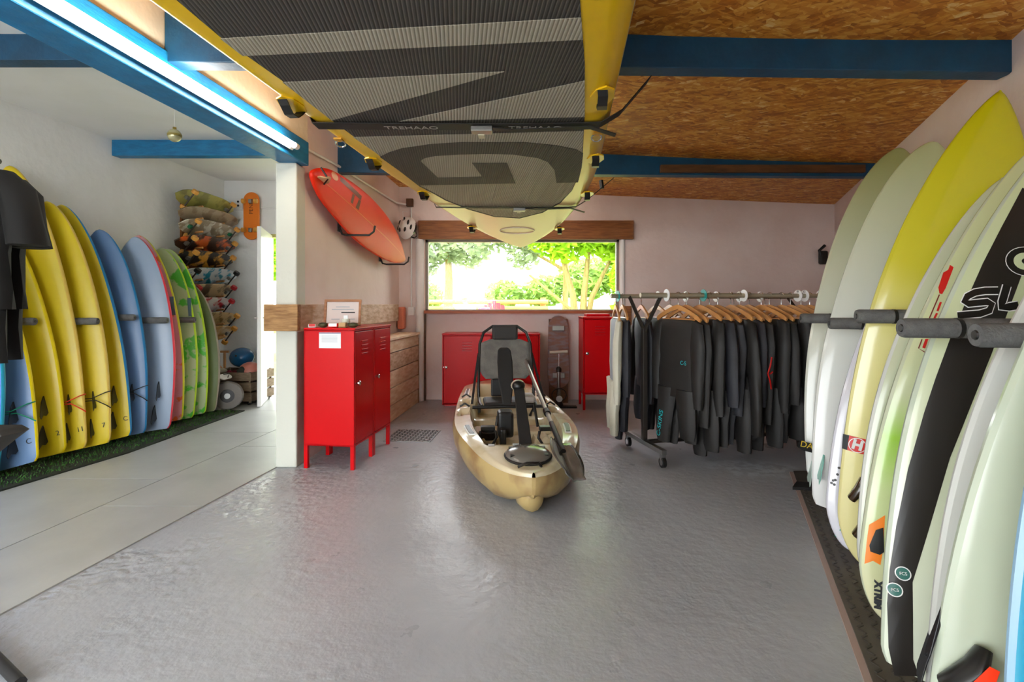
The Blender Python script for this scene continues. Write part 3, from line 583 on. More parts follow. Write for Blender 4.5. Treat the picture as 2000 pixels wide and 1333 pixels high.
MB().tube([(x-.03, s9(x, z)-.01, z-.10), (x-.008, s9(x, z)-.03, z-.03), (x, s9(x, z)-.014, z+.008)], [.032, .032, .02], 14, sy=.6).build('fin_box', BLACK, o9, True)
patch(o9, lambda a, b: s9(a, b)-.066, [(x-.035, z-.10), (x+.012, z-.10), (x+.008, z-.004), (x-.008, z-.004)], mat('red_orange_insert', '#ff3a10', .35), 'fin_insert')
for y, x, z, dv, lab in ((1.20, 1.086, 1.078, (.987, -.16, 0), 'grey foam peg in front of the plain white board'), (1.50, 1.14, 1.081, (.97, -.14, 0), 'grey foam peg with black tie in front of the black-striped board'), (2.15, 1.445, 1.10, (.96, -.25, 0), 'grey foam peg across the yellow board'), (2.60, 1.61, 1.054, (.96, -.26, 0), 'grey foam peg across the round-nosed pale board'), (3.06, 1.725, 1.067, (.96, -.26, 0), 'grey foam peg beside the wetsuit rack end')):
    e = Vector((x, y, z)); dirw = Vector(dv).normalized(); k = (xr(e.y)-e.x)/(dirw.x-.42*dirw.y)
    peg(e+dirw*k-dirw*.005, e, lab, 'foam pegs on the right wall', .029)
# rubber mat under them, with raised tread
mt = thing('rubber_mat', 'long dark rubber tread mat under the hard boards', 'mat')
def xm(y): return .434+.425*y
MB().slab([(xm(-.2), -.2), (xr(-.2)-.02, -.2), (xr(3.5)-.02, 3.5), (xm(3.5), 3.5)], .0, .012).build('sheet', RUBBER, mt)
tr = MB(); u = Vector((.391, .92, 0)); v = Vector((.92, -.391, 0)); o_ = Vector((xm(-.1), -.1, .012))
for i in range(118):
    for j in range(15):
        c = o_+u*(.03*i+.015)+v*(.025+.048*j); a = math.atan2(u.y, u.x)+R(48 if (i+j) % 2 else -48)+R(90)
        if c.y > 3.4 or c.x > xr(c.y)-.04: continue
        tr.box(-.014, .014, -.004, .004, -.001, .003, Matrix.Translation(c) @ Matrix.Rotation(a, 4, 'Z'))
tag(tr.build('tread', mat('rubber_tread', '#403b36', .5), mt), kind='stuff')
MB().slab([(xm(1.0)-.025, 1.0), (xm(1.0), 1.0), (xm(3.5), 3.5), (xm(3.5)-.025, 3.5)], .0, .006).build('edge_trim', mat('pinkish_edge', '#b09a92', .6), mt)
MB().slab([(1.72, 3.14), (1.86, 3.12), (1.94, 3.2), (1.8, 3.24)], .012, .03).build('corner_flap', MATTE, mt)
# ------------------------------------------------------------------ giant paddle board slung under the joists
SY0, SY1 = .35, 5.62
def sax(y): return -.51+.108*y
def sdrop(y): return .22*max(0, (y-3.6)/2.0)**2
def shw(y):
    f = .72
    if y > 3.0: f *= (1-min(1, (y-3)/(SY1-3))**2.4)**.62
    if y < 1.2: f *= max(.0, 1-((1.2-y)/1.0)**2.2*.35)
    return max(f, .004)
SB = 2.0
sup = thing('paddle_board', 'giant yellow inflatable paddle board slung under the ceiling joists', 'paddle board')
def srow(y, sel):
    hw = shw(y); z = SB-sdrop(y); x = sax(y); th = .19*min(1, .35+hw/.4); r = []
    return hw, x, z, min(th, .19)
ysup = [SY0]+[SY0+(SY1-SY0)*i/50 for i in range(1, 44)]+[SY1-(SY1-SY0)*(6/50)*(1-(i/16))**1.8 for i in range(1, 17)]
dk, rl, tp = [], [], []
YELSUP = mat('yellow_pvc', '#f0c010', .32); GREYSUP = mat('grey_pvc', '#b9b4a6', .45); CREAMSUP = mat('cream_pvc', '#ecc9a0', .4)
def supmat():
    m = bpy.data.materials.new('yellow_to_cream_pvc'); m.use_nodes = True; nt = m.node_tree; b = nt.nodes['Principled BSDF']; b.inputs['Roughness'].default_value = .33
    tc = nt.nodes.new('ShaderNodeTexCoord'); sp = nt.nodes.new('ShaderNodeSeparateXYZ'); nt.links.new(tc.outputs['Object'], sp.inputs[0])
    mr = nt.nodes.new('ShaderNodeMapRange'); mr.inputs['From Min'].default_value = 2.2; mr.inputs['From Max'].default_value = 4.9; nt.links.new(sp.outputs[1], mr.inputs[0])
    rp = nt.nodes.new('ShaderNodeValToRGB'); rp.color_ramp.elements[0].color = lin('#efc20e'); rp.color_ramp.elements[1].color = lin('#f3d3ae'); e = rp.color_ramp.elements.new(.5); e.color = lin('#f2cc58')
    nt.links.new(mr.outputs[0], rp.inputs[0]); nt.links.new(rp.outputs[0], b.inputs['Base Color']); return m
for y in ysup:
    hw, x, z, th = srow(y, 0); rad = min(th/2, hw*.6)
    def arc(sg, a0, a1, n): return [Vector((x+sg*(hw-rad+rad*math.cos(R(a0+(a1-a0)*i/n))), y, z+th/2+th/2*math.sin(R(a0+(a1-a0)*i/n)))) for i in range(n+1)]
    dk.append(arc(-1, -25, -90, 4)+[Vector((x, y, z))]+arc(1, -90, -25, 4))
    rl.append((arc(-1, 40, -25, 5), arc(1, -25, 40, 5)))
    tp.append(arc(1, 40, 90, 4)+arc(-1, 90, 40, 4))
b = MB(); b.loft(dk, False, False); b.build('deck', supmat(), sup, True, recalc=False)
b = MB(); b.loft([r[0] for r in rl], False, False); b.loft([r[1] for r in rl], False, False); b.build('side_wall', GREYSUP, sup, True, recalc=False)
b = MB(); b.loft(tp, False, False); b.add(dk[0]+rl[0][1][1:]+tp[0][1:], [tuple(range(len(dk[0])+5+len(tp[0])-1))]); b.build('bottom', GREYSUP, sup, True, recalc=False)
def groove(name, c1, c2):
    m = mat(name, c1, .7); nt = m.node_tree; bs = nt.nodes['Principled BSDF']; tc = nt.nodes.new('ShaderNodeTexCoord'); mp = nt.nodes.new('ShaderNodeMapping'); mp.inputs['Rotation'].default_value = (0, 0, R(-6)); nt.links.new(tc.outputs['Object'], mp.inputs[0])
    wv = nt.nodes.new('ShaderNodeTexWave'); wv.inputs['Scale'].default_value = 24; wv.bands_direction = 'X'; nt.links.new(mp.outputs[0], wv.inputs['Vector'])
    rp = nt.nodes.new('ShaderNodeValToRGB'); rp.color_ramp.elements[0].position = .05; rp.color_ramp.elements[1].position = .25; rp.color_ramp.elements[0].color = lin(c2); rp.color_ramp.elements[1].color = lin(c1)
    nt.links.new(wv.outputs['Fac'], rp.inputs[0]); nt.links.new(rp.outputs[0], bs.inputs['Base Color'])
    bp = nt.nodes.new('ShaderNodeBump'); bp.inputs['Strength'].default_value = .5; bp.inputs['Distance'].default_value = .004; nt.links.new(wv.outputs['Fac'], bp.inputs['Height']); nt.links.new(bp.outputs[0], bs.inputs['Normal']); return m
PADD = groove('dark_grooved_eva', '#35322f', '#5d5852'); PADL = groove('light_grooved_eva', '#97907f', '#b9b2a2')
def sup_at(px, py):
    d = .85/((595-py)/1000)
    for _ in range(12): d = (SB-sdrop(d)-CAM_H)/((595-py)/1000)
    return ((px-1000)*d/1000, d)
def pad(pts, m, name, lift, world=False, strip=None):
    q = pts if world else [sup_at(*p) for p in pts]
    bm = bmesh.new(); V = [bm.verts.new((x, y, 0)) for x, y in q]
    if strip: [bm.faces.new([V[i] for i in f]) for f in strip]
    else: bmesh.ops.triangulate(bm, faces=[bm.faces.new(V)])
    y = min(p[1] for p in q)+.06; ym = max(p[1] for p in q)
    while y < ym: bmesh.ops.bisect_plane(bm, geom=bm.verts[:]+bm.edges[:]+bm.faces[:], plane_co=(0, y, 0), plane_no=(0, 1, 0)); y += .06
    for v in bm.verts: v.co.z = SB-sdrop(v.co.y)-lift
    r = bmesh.ops.extrude_face_region(bm, geom=bm.faces[:])
    for e in r['geom']:
        if isinstance(e, bmesh.types.BMVert): e.co.z += .002
    bmesh.ops.recalc_face_normals(bm, faces=bm.faces)
    me = bpy.data.meshes.new(name); bm.to_mesh(me); bm.free(); return mk(name, me, m, sup)
near = [(sax(.55)-.50, .55), (sax(.55)+.50, .55)]
edge = [sup_at(*p) for p in ((1133, 2), (1142, 120), (1142, 225), (1138, 300), (1132, 340), (1117, 372), (1095, 396), (1060, 415), (1015, 426), (965, 423), (915, 409), (870, 391), (820, 364), (740, 302), (650, 235), (550, 155), (430, 70), (350, 2))]
pad(near[::-1][:1]+edge+near[:1], PADD, 'deck_pad', .004, True)
for pts in ([(430, 72), (1135, 31), (1138, 74), (474, 106)], [(552, 158), (985, 137), (648, 233)], [(780, 235), (1142, 155), (1142, 226)],
            [(690, 266), (1140, 254), (1137, 300), (1131, 340), (1116, 371), (1093, 394), (1059, 413), (1015, 424), (966, 421), (917, 407), (872, 389), (822, 362), (742, 302)]): pad(pts, PADL, 'pad_letter', .0065)
go = [(1129, 354), (1136, 325), (1139, 297), (1125, 289), (1085, 281), (1025, 275), (900, 275), (840, 279), (785, 287), (760, 295), (742, 304), (820, 360), (1007, 356), (990, 316)]
gi = [(1087, 355), (1083, 330), (1070, 314), (1050, 306), (1000, 299), (950, 298), (900, 299), (850, 302), (830, 306), (823, 310), (822, 313), (855, 345), (942, 343), (922, 316)]
pad(go+gi, PADD, 'pad_letter', .009, strip=[(i, i+1, i+15, i+14) for i in range(13)])
def sup_handle(px, py):
    x, y = sup_at(px, py); z = SB-sdrop(y)-.002; sl = math.atan2(sdrop(y+.05)-sdrop(y-.05), .1)
    pts = [(x-.012+.108*.0, y-.075, z+.004), (x-.006, y-.055, z-.02), (x-.003, y-.02, z-.045), (x+.003, y+.02, z-.045), (x+.006, y+.055, z-.02), (x+.012, y+.075, z+.004)]
    pts = [(a, b_, c-(b_-y)*math.tan(sl)) for a, b_, c in pts]
    h = MB().ribbon(pts, (1, -.1, 0), .04, .005).build('handle', BLACK, sup)
    MB().slab([(x+.05*math.cos(a*.785), y+.1*math.sin(a*.785)) for a in range(8)], z-.003, z+.004).build('handle_patch', YELSUP, h)
for p in ((570, 205), (730, 316), (828, 378), (922, 438), (1176, 188), (1163, 310), (1147, 379), (1093, 439)): sup_handle(*p)
for px, py in ((665, 274), (1165, 262), (1004, 470), (1031, 470)):
    x, y = sup_at(px, py); z = SB-sdrop(y)-.006
    MB().tube([(x+.025*math.cos(a*.5236), y+.0+.02*math.sin(a*.5236), z-.012-.012*math.sin(a*.5236)) for a in range(12)], .004, 6, True).build('d_ring', CHROME, sup, True)
    MB().box(x-.02, x+.02, y-.05, y-.0, z-.004, z+.004).build('ring_tab', mat('ochre_webbing', '#d59a28', .6), sup)
cx, cy = sup_at(1010, 440)
MB().tube([(cx+.17*math.cos(a*.2618), cy+.1*math.sin(a*.2618), SB-sdrop(cy+.1*math.sin(a*.2618))-.003) for a in range(24)], .006, 6, True).build('oval_badge', mat('pale_badge', '#f5e6d0', .4), sup, True)
# ratchet straps: things of their own, hung from the joists
WEB = mat('black_webbing', '#1c1a1a', .65)
def strap(label, y, zr, xr_, yr, txt, grp, wd=.045):
    o = thing('roof_strap', label, 'strap', Matrix.Translation((sax(y), y, 0)), grp); hw = shw(y); z = SB-sdrop(y); c = sax(y)
    pts = [(-hw-.03, .0, 2.27), (-hw-.005, 0, z+.12), (-hw+.05, 0, z-.012), (-.2, 0, z-.016), (.3, .0, z-.017), (hw-.06, 0, z-.010), (hw+.04, 0, z+.05), (xr_-c, yr-y, zr)]
    MB().ribbon(pts, (0, 1, 0), wd, .004).build('webbing', WEB, o)
    MB().ribbon([(.12, .0, z-.022), (.25, .02, z-.028), (hw-.1, .0, z-.02), (hw+.02, .02, z-.05)], (0, 1, 0), .04, .004).build('loose_end', WEB, o)
    MB().box(.06, .16, -.03, .03, z-.045, z-.02).build('buckle', STEEL, o, bevel=.004); MB().box(.09, .12, .02, .07, z-.05, z-.03).build('buckle_tab', mat('cream_tab', '#cfc8a8', .5), o)
    if txt:
        for x in (-.22, .36):
            text(txt, .055, mat('pale_grey_print', '#9a9792', .6), o, Matrix.Translation((x, 0, z-.0225)) @ Matrix.Rotation(R(180), 4, 'X'))
    return o
strap('black roof strap with printed lettering and buckle across the paddle board', 2.40, 2.21, .645, 2.41, 'TREHAAO', 'straps holding the paddle board', .085)
s2_ = strap('thin black strap across the paddle board near the window', 4.28, 2.22, .86, 4.33, '', 'straps holding the paddle board')
MB().tube([(.80, .05, 2.2), (.81, .05, 2.13)], .018, 8).build('hanging_buckle', BLACK, s2_)
# ------------------------------------------------------------------ kayak
KL = 2.98
kx, ky = .115, 2.70; kdir = Vector((-.095, 1, 0)).normalized(); kM = frame(Vector((kx, ky, 0)), Vector((kdir.y, -kdir.x, 0)), kdir, Vector((0, 0, 1)))
kay = thing('kayak', 'sand camouflage fishing kayak with seat and pedals on the floor', 'kayak', kM)
def kmat(nm, r):
    m = mat(nm, '#b8a06a', r, c2='#7a5030', nscale=3.6, lo=.46, hi=.66, coat=.25); return m
HULL = kmat('sand_camo_hull', .32); KDECK = mat('sand_deck_highlit', '#ddd2b2', .26, c2='#b8a270', nscale=3.5, lo=.5, hi=.7, coat=.35)  # deck lightened so its colour carries the pale window highlights
def smooth(a, b, x): t = max(0, min(1, (x-a)/(b-a))); return t*t*(3-2*t)
def khw(y):
    t = y/KL
    if t < .42: return max(.01, .435*(1-(1-t/.42)**2.3)**.62)
    s = (t-.42)/.58; return max(.05, .435*(1-.28*s**2-.55*max(0, (s-.8)/.2)**2))
def kz_g(y): t = y/KL; return .285+.04*abs(t-.5)-.07*smooth(.22, .0, t)   # gunwale height
def kz_k(y): t = y/KL; return .0+.13*max(0, (.09-t)/.09)**1.3+.09*max(0, (t-.9)/.1)**2
ky_s = [KL*(1-math.cos(math.pi*i/46))/2*.999+.001 for i in range(47)]
hull = MB(); rings = []
for y in ky_s:
    hw, zg, zk = khw(y), kz_g(y), kz_k(y); h = zg-zk; r = []
    prof = [(1.0, 0), (1.035, -.16), (1.02, -.38), (.93, -.62), (.74, -.80), (.50, -.88), (.33, -.87), (.22, -.93), (.1, -1.0), (0, -1.0)]
    for f, g in prof: r.append(Vector((-hw*f, y, zg+g*h)))
    for f, g in prof[::-1][1:]: r.append(Vector((hw*f, y, zg+g*h)))
    rings.append(r)
hull.loft(rings, False, False); hull.add(rings[0], [tuple(range(len(rings[0])))]); hull.add(rings[-1], [tuple(range(len(rings[-1])))])
hull.build('hull', HULL, kay, True, recalc=True)
# keel nose under the bow
MB().loft([[Vector((math.cos(a*.5236)*r, y, max(0.0, zc+math.sin(a*.5236)*rz))) for a in range(12)] for y, r, zc, rz in ((.03, .02, .12, .02), (.06, .06, .10, .07), (.16, .085, .09, .09), (.4, .07, .08, .08), (.8, .03, .06, .06))]).build('bow_keel', HULL, kay, True)
# top skin with the cockpit well pressed into it
def smooth(a, b, x): t = max(0, min(1, (x-a)/(b-a))); return t*t*(3-2*t)
def ktop(u, y):
    zg = kz_g(y); au = abs(u); z = zg+.015*(1-smooth(.80, 1.0, au))
    z += .012*smooth(.0, .5, .5-y)*(1-au*au)                                     # bow crown
    well = smooth(.42, .50, y)*(1-smooth(2.62, 2.70, y))
    wide = .70-.06*smooth(1.6, 2.0, y)
    inn = 1-smooth(wide-.06, wide+.02, au)
    depth = .20*smooth(.42, .54, y)*(1-smooth(1.42, 1.5, y))+.15*smooth(1.46, 1.52, y)*(1-smooth(1.95, 2.0, y))+.12*smooth(2.0, 2.06, y)
    z -= depth*inn*well
    if .6 < y < 1.42: z += inn*.018*(1 if (au*5.2) % 1 > .5 else 0)*(smooth(.6, .7, y))        # floor ribs
    if .95 < y < 1.12: z += inn*.07*(1-smooth(.25, .3, au) if au < .28 else smooth(.3, .36, au))  # foot blocks
    # side trays
    tray = smooth(.74, .78, au)*(1-smooth(.90, .94, au)); z -= .05*tray*(smooth(1.28, 1.32, y)*(1-smooth(1.5, 1.54, y))+smooth(1.62, 1.66, y)*(1-smooth(1.9, 1.94, y)))
    return z
gy = [KL*i/110 for i in range(111)]; gy[0] = .001; gy[-1] = KL*.999; us = [-1+2*i/52 for i in range(53)]
MB().loft([[Vector((u*khw(y), y, ktop(u, y) if abs(u) < .999 else kz_g(y))) for u in us] for y in gy], False, False).build('deck', KDECK, kay, True, recalc=True)
def rail_track(s):
    b = MB(); pts = [(s*.83*khw(y), y, ktop(.83, y)+.004) for y in (.62, .68, .74, .80, .86)]; b.ribbon(pts, (1, 0, 0), .045, .01); o = b.build('gear_track', WHITEP, kay)
    MB().ribbon([(p[0], p[1], p[2]+.008) for p in pts], (1, 0, 0), .028, .004).build('track_slot', BLACK, o)
for s in (-1, 1): rail_track(s)
for s in (-1, 1):
    b = MB(); b.ribbon([(s*.84*khw(y), y, ktop(.84, y)+.004) for y in (2.1, 2.2, 2.3, 2.38)], (1, 0, 0), .04, .01); o = b.build('gear_track', WHITEP, kay); MB().ribbon([(s*.84*khw(y), y, ktop(.84, y)+.011) for y in (2.11, 2.2, 2.3, 2.37)], (1, 0, 0), .02, .004).build('track_slot', BLACK, o)
    for y in (1.58, 1.98): MB().tube([(s*.83*khw(y)-.04, y, ktop(.83, y)+.004), (s*.83*khw(y), y, ktop(.83, y)+.03), (s*.83*khw(y)+.04, y, ktop(.83, y)+.004)], .008, 8).build('side_handle', BLACK, kay, True)
for x in (-.22, -.155, -.09, .09, .155, .22): MB().box(x-.006, x+.006, .62, 1.36 if abs(x) < .2 else 1.2, .098, .128).build('floor_groove', mat('dark_sand_groove', '#6a5630', .6), kay)
for s in (-1, 1): MB().box(s*.2-.09, s*.2+.09, 1.12, 1.34, .10, .20).build('foot_block', KDECK, kay, bevel=.02)
MB().lathe([(.055, .20), (.062, .25), (.055, .255), (.045, .21)], 16, Matrix.Translation((-.19, 1.02, -.02))).build('cup_holder', BLACK, kay, True)
# round hatch, bow handle
tilt = Matrix.Translation((.0, .24, ktop(0, .24)+.006)) @ Matrix.Rotation(R(6), 4, 'X')
ht = MB().lathe([(.125, 0), (.132, .012), (.125, .022), (.10, .034), (.05, .045), (.005, .05)], 28, tilt).build('hatch', mat('grey_hatch', '#6b6862', .25, coat=.4), kay, True)
MB().lathe([(.135, -.004), (.14, .004), (.134, .01)], 28, tilt).build('hatch_seal', MATTE, ht, True)
for a in (-120, -60, 60, 120): MB().box(-.012, .012, -.012, .012, 0, .014, tilt @ Matrix.Translation((.11*math.sin(R(a)), -.11*math.cos(R(a)), .018))).build('hatch_lug', BLACK, ht)
MB().tube([(-.075, .07, ktop(0, .07)+.010), (-.03, .055, ktop(0, .06)+.035), (.03, .055, ktop(0, .06)+.035), (.05, .07, ktop(0, .07)+.010)], .011, 8, sy=.7).build('bow_handle', BLACK, kay, True)
MB().box(-.02, .05, .115, .14, ktop(0, .12)-.005, ktop(0, .12)+.02).build('bow_cleat', BLACK, kay, bevel=.004)
# foot rail across, pedal drive
MB().tube([(-.24, .43, .275), (.24, .43, .275)], .013, 8).build('front_rail', BLACK, kay, True); MB().tube([(-.30, 1.36, .34), (.30, 1.36, .34)], .014, 8).build('seat_rail', BLACK, kay, True)
for x in (-.2, -.05, .2): MB().box(x-.02, x+.02, .41, .45, .26, .297).build('rail_clamp', STEEL, kay, bevel=.003)
dr = MB().loft([[Vector((sx*w, y+dy, z+dz)) for sx, dy, dz in ((-1, -.02, 0), (1, -.02, 0), (1, .02, .01), (-1, .02, .01))] for y, z, w in ((.30, .27, .04), (.36, .31, .038), (.48, .40, .037), (.62, .50, .034), (.72, .575, .035), (.77, .60, .03))]).build('drive_leg', MATTE, kay, bevel=.008)
MB().sphere((0, .78, .60), .05, 14, 8, .8).build('drive_head', mat('pale_gear_cap', '#b8ad94', .3), dr, True)
MB().sphere((0, .765, .60), .046, 14, 8, .8).build('drive_hub', BLACK, dr, True)
MB().loft([[Vector((-.06+sx*w, y+dy, z)) for sx, dy in ((-1, -.012), (1, -.012), (1, .012), (-1, .012))] for y, z, w in ((.95, .44, .03), (1.05, .58, .055), (1.15, .72, .058), (1.22, .80, .05), (1.235, .82, .03))]).build('drive_blade', MATTE, kay, True, bevel=.008)
MB().box(-.13, -.02, .86, 1.0, .22, .40).build('gear_box', BLACK, kay, bevel=.02); MB().box(-.12, -.08, .78, .9, .17, .3).build('gear_fin', BLACK, kay, bevel=.01)
for s, y, z in ((-1, .90, .27), (1, .82, .28)):
    x = s*.20
    a = MB().tube([(s*.10, .92, .36), (s*.13, .92, .44 if s > 0 else .36), (s*.14, y, z+.03)], .011, 8).build('crank_arm', BLACK, kay, True)
    p = MB().box(x-.05, x+.05, y-.03, y+.03, z, z+.03).build('pedal', BLACK, kay, bevel=.006)
    MB().tube([(x-.05, y-.02, z), (x-.06, y-.04, z-.04), (x-.03, y-.06, z-.085), (x+.03, y-.06, z-.085), (x+.06, y-.04, z-.04), (x+.05, y-.02, z)], .010, 8).build('toe_strap', BLACK, p, True)
# seat
se = MB().tube([(-.235, 1.72, .22), (-.24, 1.76, .45), (-.225, 1.86, .80), (-.19, 1.885, .90), (-.11, 1.895, .955), (.11, 1.895, .955), (.19, 1.885, .90), (.225, 1.86, .80), (.24, 1.76, .45), (.235, 1.72, .22)], .013, 10).build('seat_frame', BLACK, kay, True)
MESHF = mat('grey_seat_mesh', '#625f5a', .75, c2='#75726b', nscale=12, bump=.2, bscale=120); PADM = mat('charcoal_pad', '#2f2d2b', .7)
bk = MB(); rows = []
for i in range(11):
    t = i/10; z = .50+.34*t; y = 1.775+.095*t; hw = .225 if .15 < t < .9 else (.225-.05*(.15-t)/.15 if t <= .15 else .225-.09*(t-.9)/.1)
    rows.append([Vector((-hw+2*hw*j/10, y+.035*(1-(j/5-1)**2)*math.sin(math.pi*(.2+.7*t)), z)) for j in range(11)])
bk.loft(rows, False, False); bo = bk.build('backrest', MESHF, kay, True); so = bo.modifiers.new('thick', 'SOLIDIFY'); so.thickness = .008
MB().box(-.115, .115, 1.86, 1.91, .83, .965).build('head_pad', PADM, kay, bevel=.02)
MB().box(-.20, .21, 1.50, 1.80, .30, .345).build('seat_pad', PADM, kay, bevel=.02); MB().box(-.13, .03, 1.76, 1.80, .35, .5).build('lumbar_bracket', BLACK, kay, bevel=.01)
for s in (-1, 1): MB().tube([(s*.22, 1.45, .33), (s*.235, 1.6, .33), (s*.235, 1.80, .35)], .012, 8).build('seat_rail', BLACK, kay, True)
for s in (-1, 1): MB().ribbon([(s*.235, 1.84, .72), (s*.27, 1.7, .52), (s*.30, 1.5, .34)], (1, 0, 0), .02, .003).build('seat_strap', MATTE, kay)
MB().box(.10, .22, 1.46, 1.66, .345, .40).build('cushion_roll', mat('pale_grey_cushion', '#a09a94', .6), kay, bevel=.02)
# paddle lying on the kayak
A_ = P(1020, 690, 4.75); B_ = P(1094, 868, 3.02)
pd = thing('paddle', 'grey kayak paddle lying along the kayak with blade over its side', 'paddle', Matrix.Translation(B_)); ax = (A_-B_)
MB().tube([(0, 0, 0), ax*.15, ax], .015, 12).build('shaft', mat('grey_shaft', '#a8a29a', .3, .5), pd, True)
MB().tube([ax*.24, ax*.27], .024, 12).build('drip_ring', BLACK, pd, True); MB().tube([ax*-.05, ax*.16], .017, 12).build('ferrule', BLACK, pd, True)
un = ax.normalized(); sd = Vector((.93, .05, -.36)); sd = (sd-un*sd.dot(un)).normalized(); nn = sd.cross(un)
bl = MB(); rows = []
for i in range(15):
    t = i/14; w_ = .085*math.sin(math.pi*min(1, .22+.62*t)**.9)*(1-.0*t) if t < .97 else .05
    c = -un*(.40*t-.02)
    rows.append([c+sd*(w_*(j/4-1)*(1+.15*t))+nn*(.02*(j/4-1)**2-.012*max(0, 1-abs(j/4-1)*4)) for j in range(9)])
bl.loft(rows, False, False); bo = bl.build('blade', mat('smoky_blade', '#5d5a57', .22, .25, c2='#7d7a76', nscale=7, coat=.4), pd, True); so = bo.modifiers.new('thick', 'SOLIDIFY'); so.thickness = .006
# ------------------------------------------------------------------ red lockers
def locker(label, M, W, D, H, legs=.16, doors=1, grp='red metal lockers', knob='l', hide_legs=False):
    o = thing('locker', label, 'locker', M, grp)
    bd = MB(); z0 = legs; t = .012
    bd.box(0, t, 0, D, z0, H).box(W-t, W, 0, D, z0, H).box(0, W, D-t, D, z0, H).box(0, W, 0, D, H-t, H).box(0, W, 0, D, z0, z0+t); bd.build('body', RED, o, bevel=.002)
    MB().box(-.004, W+.004, -.008, D, H, H+.012).build('top', RED, o, bevel=.003)
    dw = (W-.024)/doors
    for k in range(doors):
        x0 = .012+k*dw+.004; x1 = x0+dw-.008
        d = MB().box(x0, x1, -.002, .016, z0+.018, H-.016).build('door', RED, o, bevel=.003)
        xc = (x0+x1)/2
        for j in range(4):
            z = H-.09-.03*j; MB().prism([(xc-.055, z), (xc+.055, z), (xc+.055, z+.008), (xc-.055, z+.008)], (-.007, 0)).build('vent', RED, d, bevel=.002); MB().box(xc-.055, xc+.055, -.0035, -.001, z-.006, z-.0005).build('vent_slot', REDD, d)
        kx_ = x0+.03 if knob == 'l' else x1-.03; zc = z0+(H-z0)*.54
        MB().lathe([(.010, 0), (.010, .008), (.017, .012), (.017, .022), (.010, .026)], 14, Matrix.Translation((kx_, -.002, zc)) @ Matrix.Rotation(R(90), 4, 'X')).build('knob', CHROME, d, True)
        MB().lathe([(.005, 0), (.005, .006)], 8, Matrix.Translation((kx_-.028 if knob == 'l' else kx_+.028, -.002, zc)) @ Matrix.Rotation(R(90), 4, 'X')).build('lock', CHROME, d)
    if legs > .02:
        for x in (0, W-.028):
            for y in (0, D-.028): MB().box(x, x+.028, y, y+.028, 0, z0+.005).build('leg', RED, o, bevel=.002)
    else: MB().box(.02, W-.02, .02, D-.02, 0, z0).build('plinth', REDD, o)
    return o
dl = R(82.8)
ux, uy = math.cos(dl), math.sin(dl)
ax0 = Vector((-1.094, 3.545, 0)); l1 = locker('red locker with paper notice and photo frame beside the pillar', TR(ax0.x, ax0.y, 0, dl), .345, .37, .973)
l2 = locker('red locker next to the wooden planking', TR(ax0.x+ux*.35, ax0.y+uy*.35, 0, dl), .345, .37, .973)
locker('tall red locker under the right end of the window', TR(.77, 5.56, 0, 0), .375, .36, 1.0, .17)
locker('wide two-door red cabinet behind the kayak', TR(-.785, 5.76, 0, 0), 1.10, .36, .81, .015, 2)
tag(MB().box(.83, 1.09, 5.70, 5.9, 1.0125, 1.045).build('storage_tin', RED, bevel=.004), 'flat red tin on top of the tall red locker', 'tin')
# notice on the locker's side (side panel is the local x=0 plane)
no = thing('paper_notice', 'white printed notice stuck on the red locker side', 'notice', TR(ax0.x, ax0.y, 0, dl))
MB().box(-.0025, -.001, .095, .255, .845, .955).build('sheet', PAPER, no)
MB().box(-.0035, -.0025, .095, .255, .945, .955).build('header', mat('lilac_ink', '#9a94a8', .6), no)
b = MB()
for i in range(8): b.box(-.0033, -.0025, .12, .235, .90+.0*i-.006*i+.03-.0, .9015-.006*i+.03)
tag(b.build('print_lines', INKL, no), kind='stuff')
# things on the locker top
TOPZ = .9855
def ltop(u, v): return Vector((ax0.x+ux*u-uy*v, ax0.y+uy*u+ux*v, TOPZ))   # u along doors, v back from them
pf = thing('photo_frame', 'wooden framed certificate leaning on the red locker', 'picture frame', Matrix.Translation(ltop(.28, .22)+Vector((0, 0, .006))) @ Matrix.Rotation(R(8), 4, 'Z') @ Matrix.Rotation(R(-14), 4, 'X'))
fw, fh = .27, .20; FW = mat('frame_oak', '#b07c54', .5, c2='#9c6a44', nscale=6, stretch=(1, 4, 9))
for x0, x1, z0, z1 in ((-fw/2, fw/2, 0, .018), (-fw/2, fw/2, fh-.018, fh), (-fw/2, -fw/2+.018, .018, fh-.018), (fw/2-.018, fw/2, .018, fh-.018)): MB().box(x0, x1, -.012, .008, z0, z1).build('frame_side', FW, pf, bevel=.002)
MB().box(-fw/2+.015, fw/2-.015, -.003, .004, .015, fh-.015).build('certificate', mat('certificate_paper', '#dcd3cf', .5), pf)
MB().box(-.01, .09, -.0045, -.003, .095, .104).build('dark_bar', INK, pf)
for x0, x1, z in ((-.08, .08, .12), (-.05, .05, .14), (-.08, -.02, .045), (.04, .09, .045)): MB().box(x0, x1, -.004, -.003, z, z+.006).build('print_line', INKL, pf)
MB().box(-.01, .01, .008, .07, 0, .012).build('stand', FW, pf)
def bits(label, cat, name, u, v, sx, sy, sz, m, m2, rz=0):
    o = thing(name, label, cat, Matrix.Translation(ltop(u, v)) @ Matrix.Rotation(rz, 4, 'Z')); MB().box(-sx/2, sx/2, -sy/2, sy/2, 0, sz).build('body', m, o, bevel=min(sx, sy, sz)*.2)
    MB().box(-sx*.4, sx*.4, -sy*.52, sy*.4, sz*.3, sz*1.04).build('label_band', m2, o); return o
KHAKI = mat('khaki_case', '#4a4a2a', .6)
bits('small red and white box on the locker top', 'box', 'small_box', .06, .18, .07, .05, .03, REDINK, WHITEP, .1)
bits('red tin beside the dark pouch on the locker', 'tin', 'small_tin', .05, .335, .05, .04, .025, WHITEP, REDINK, .3)
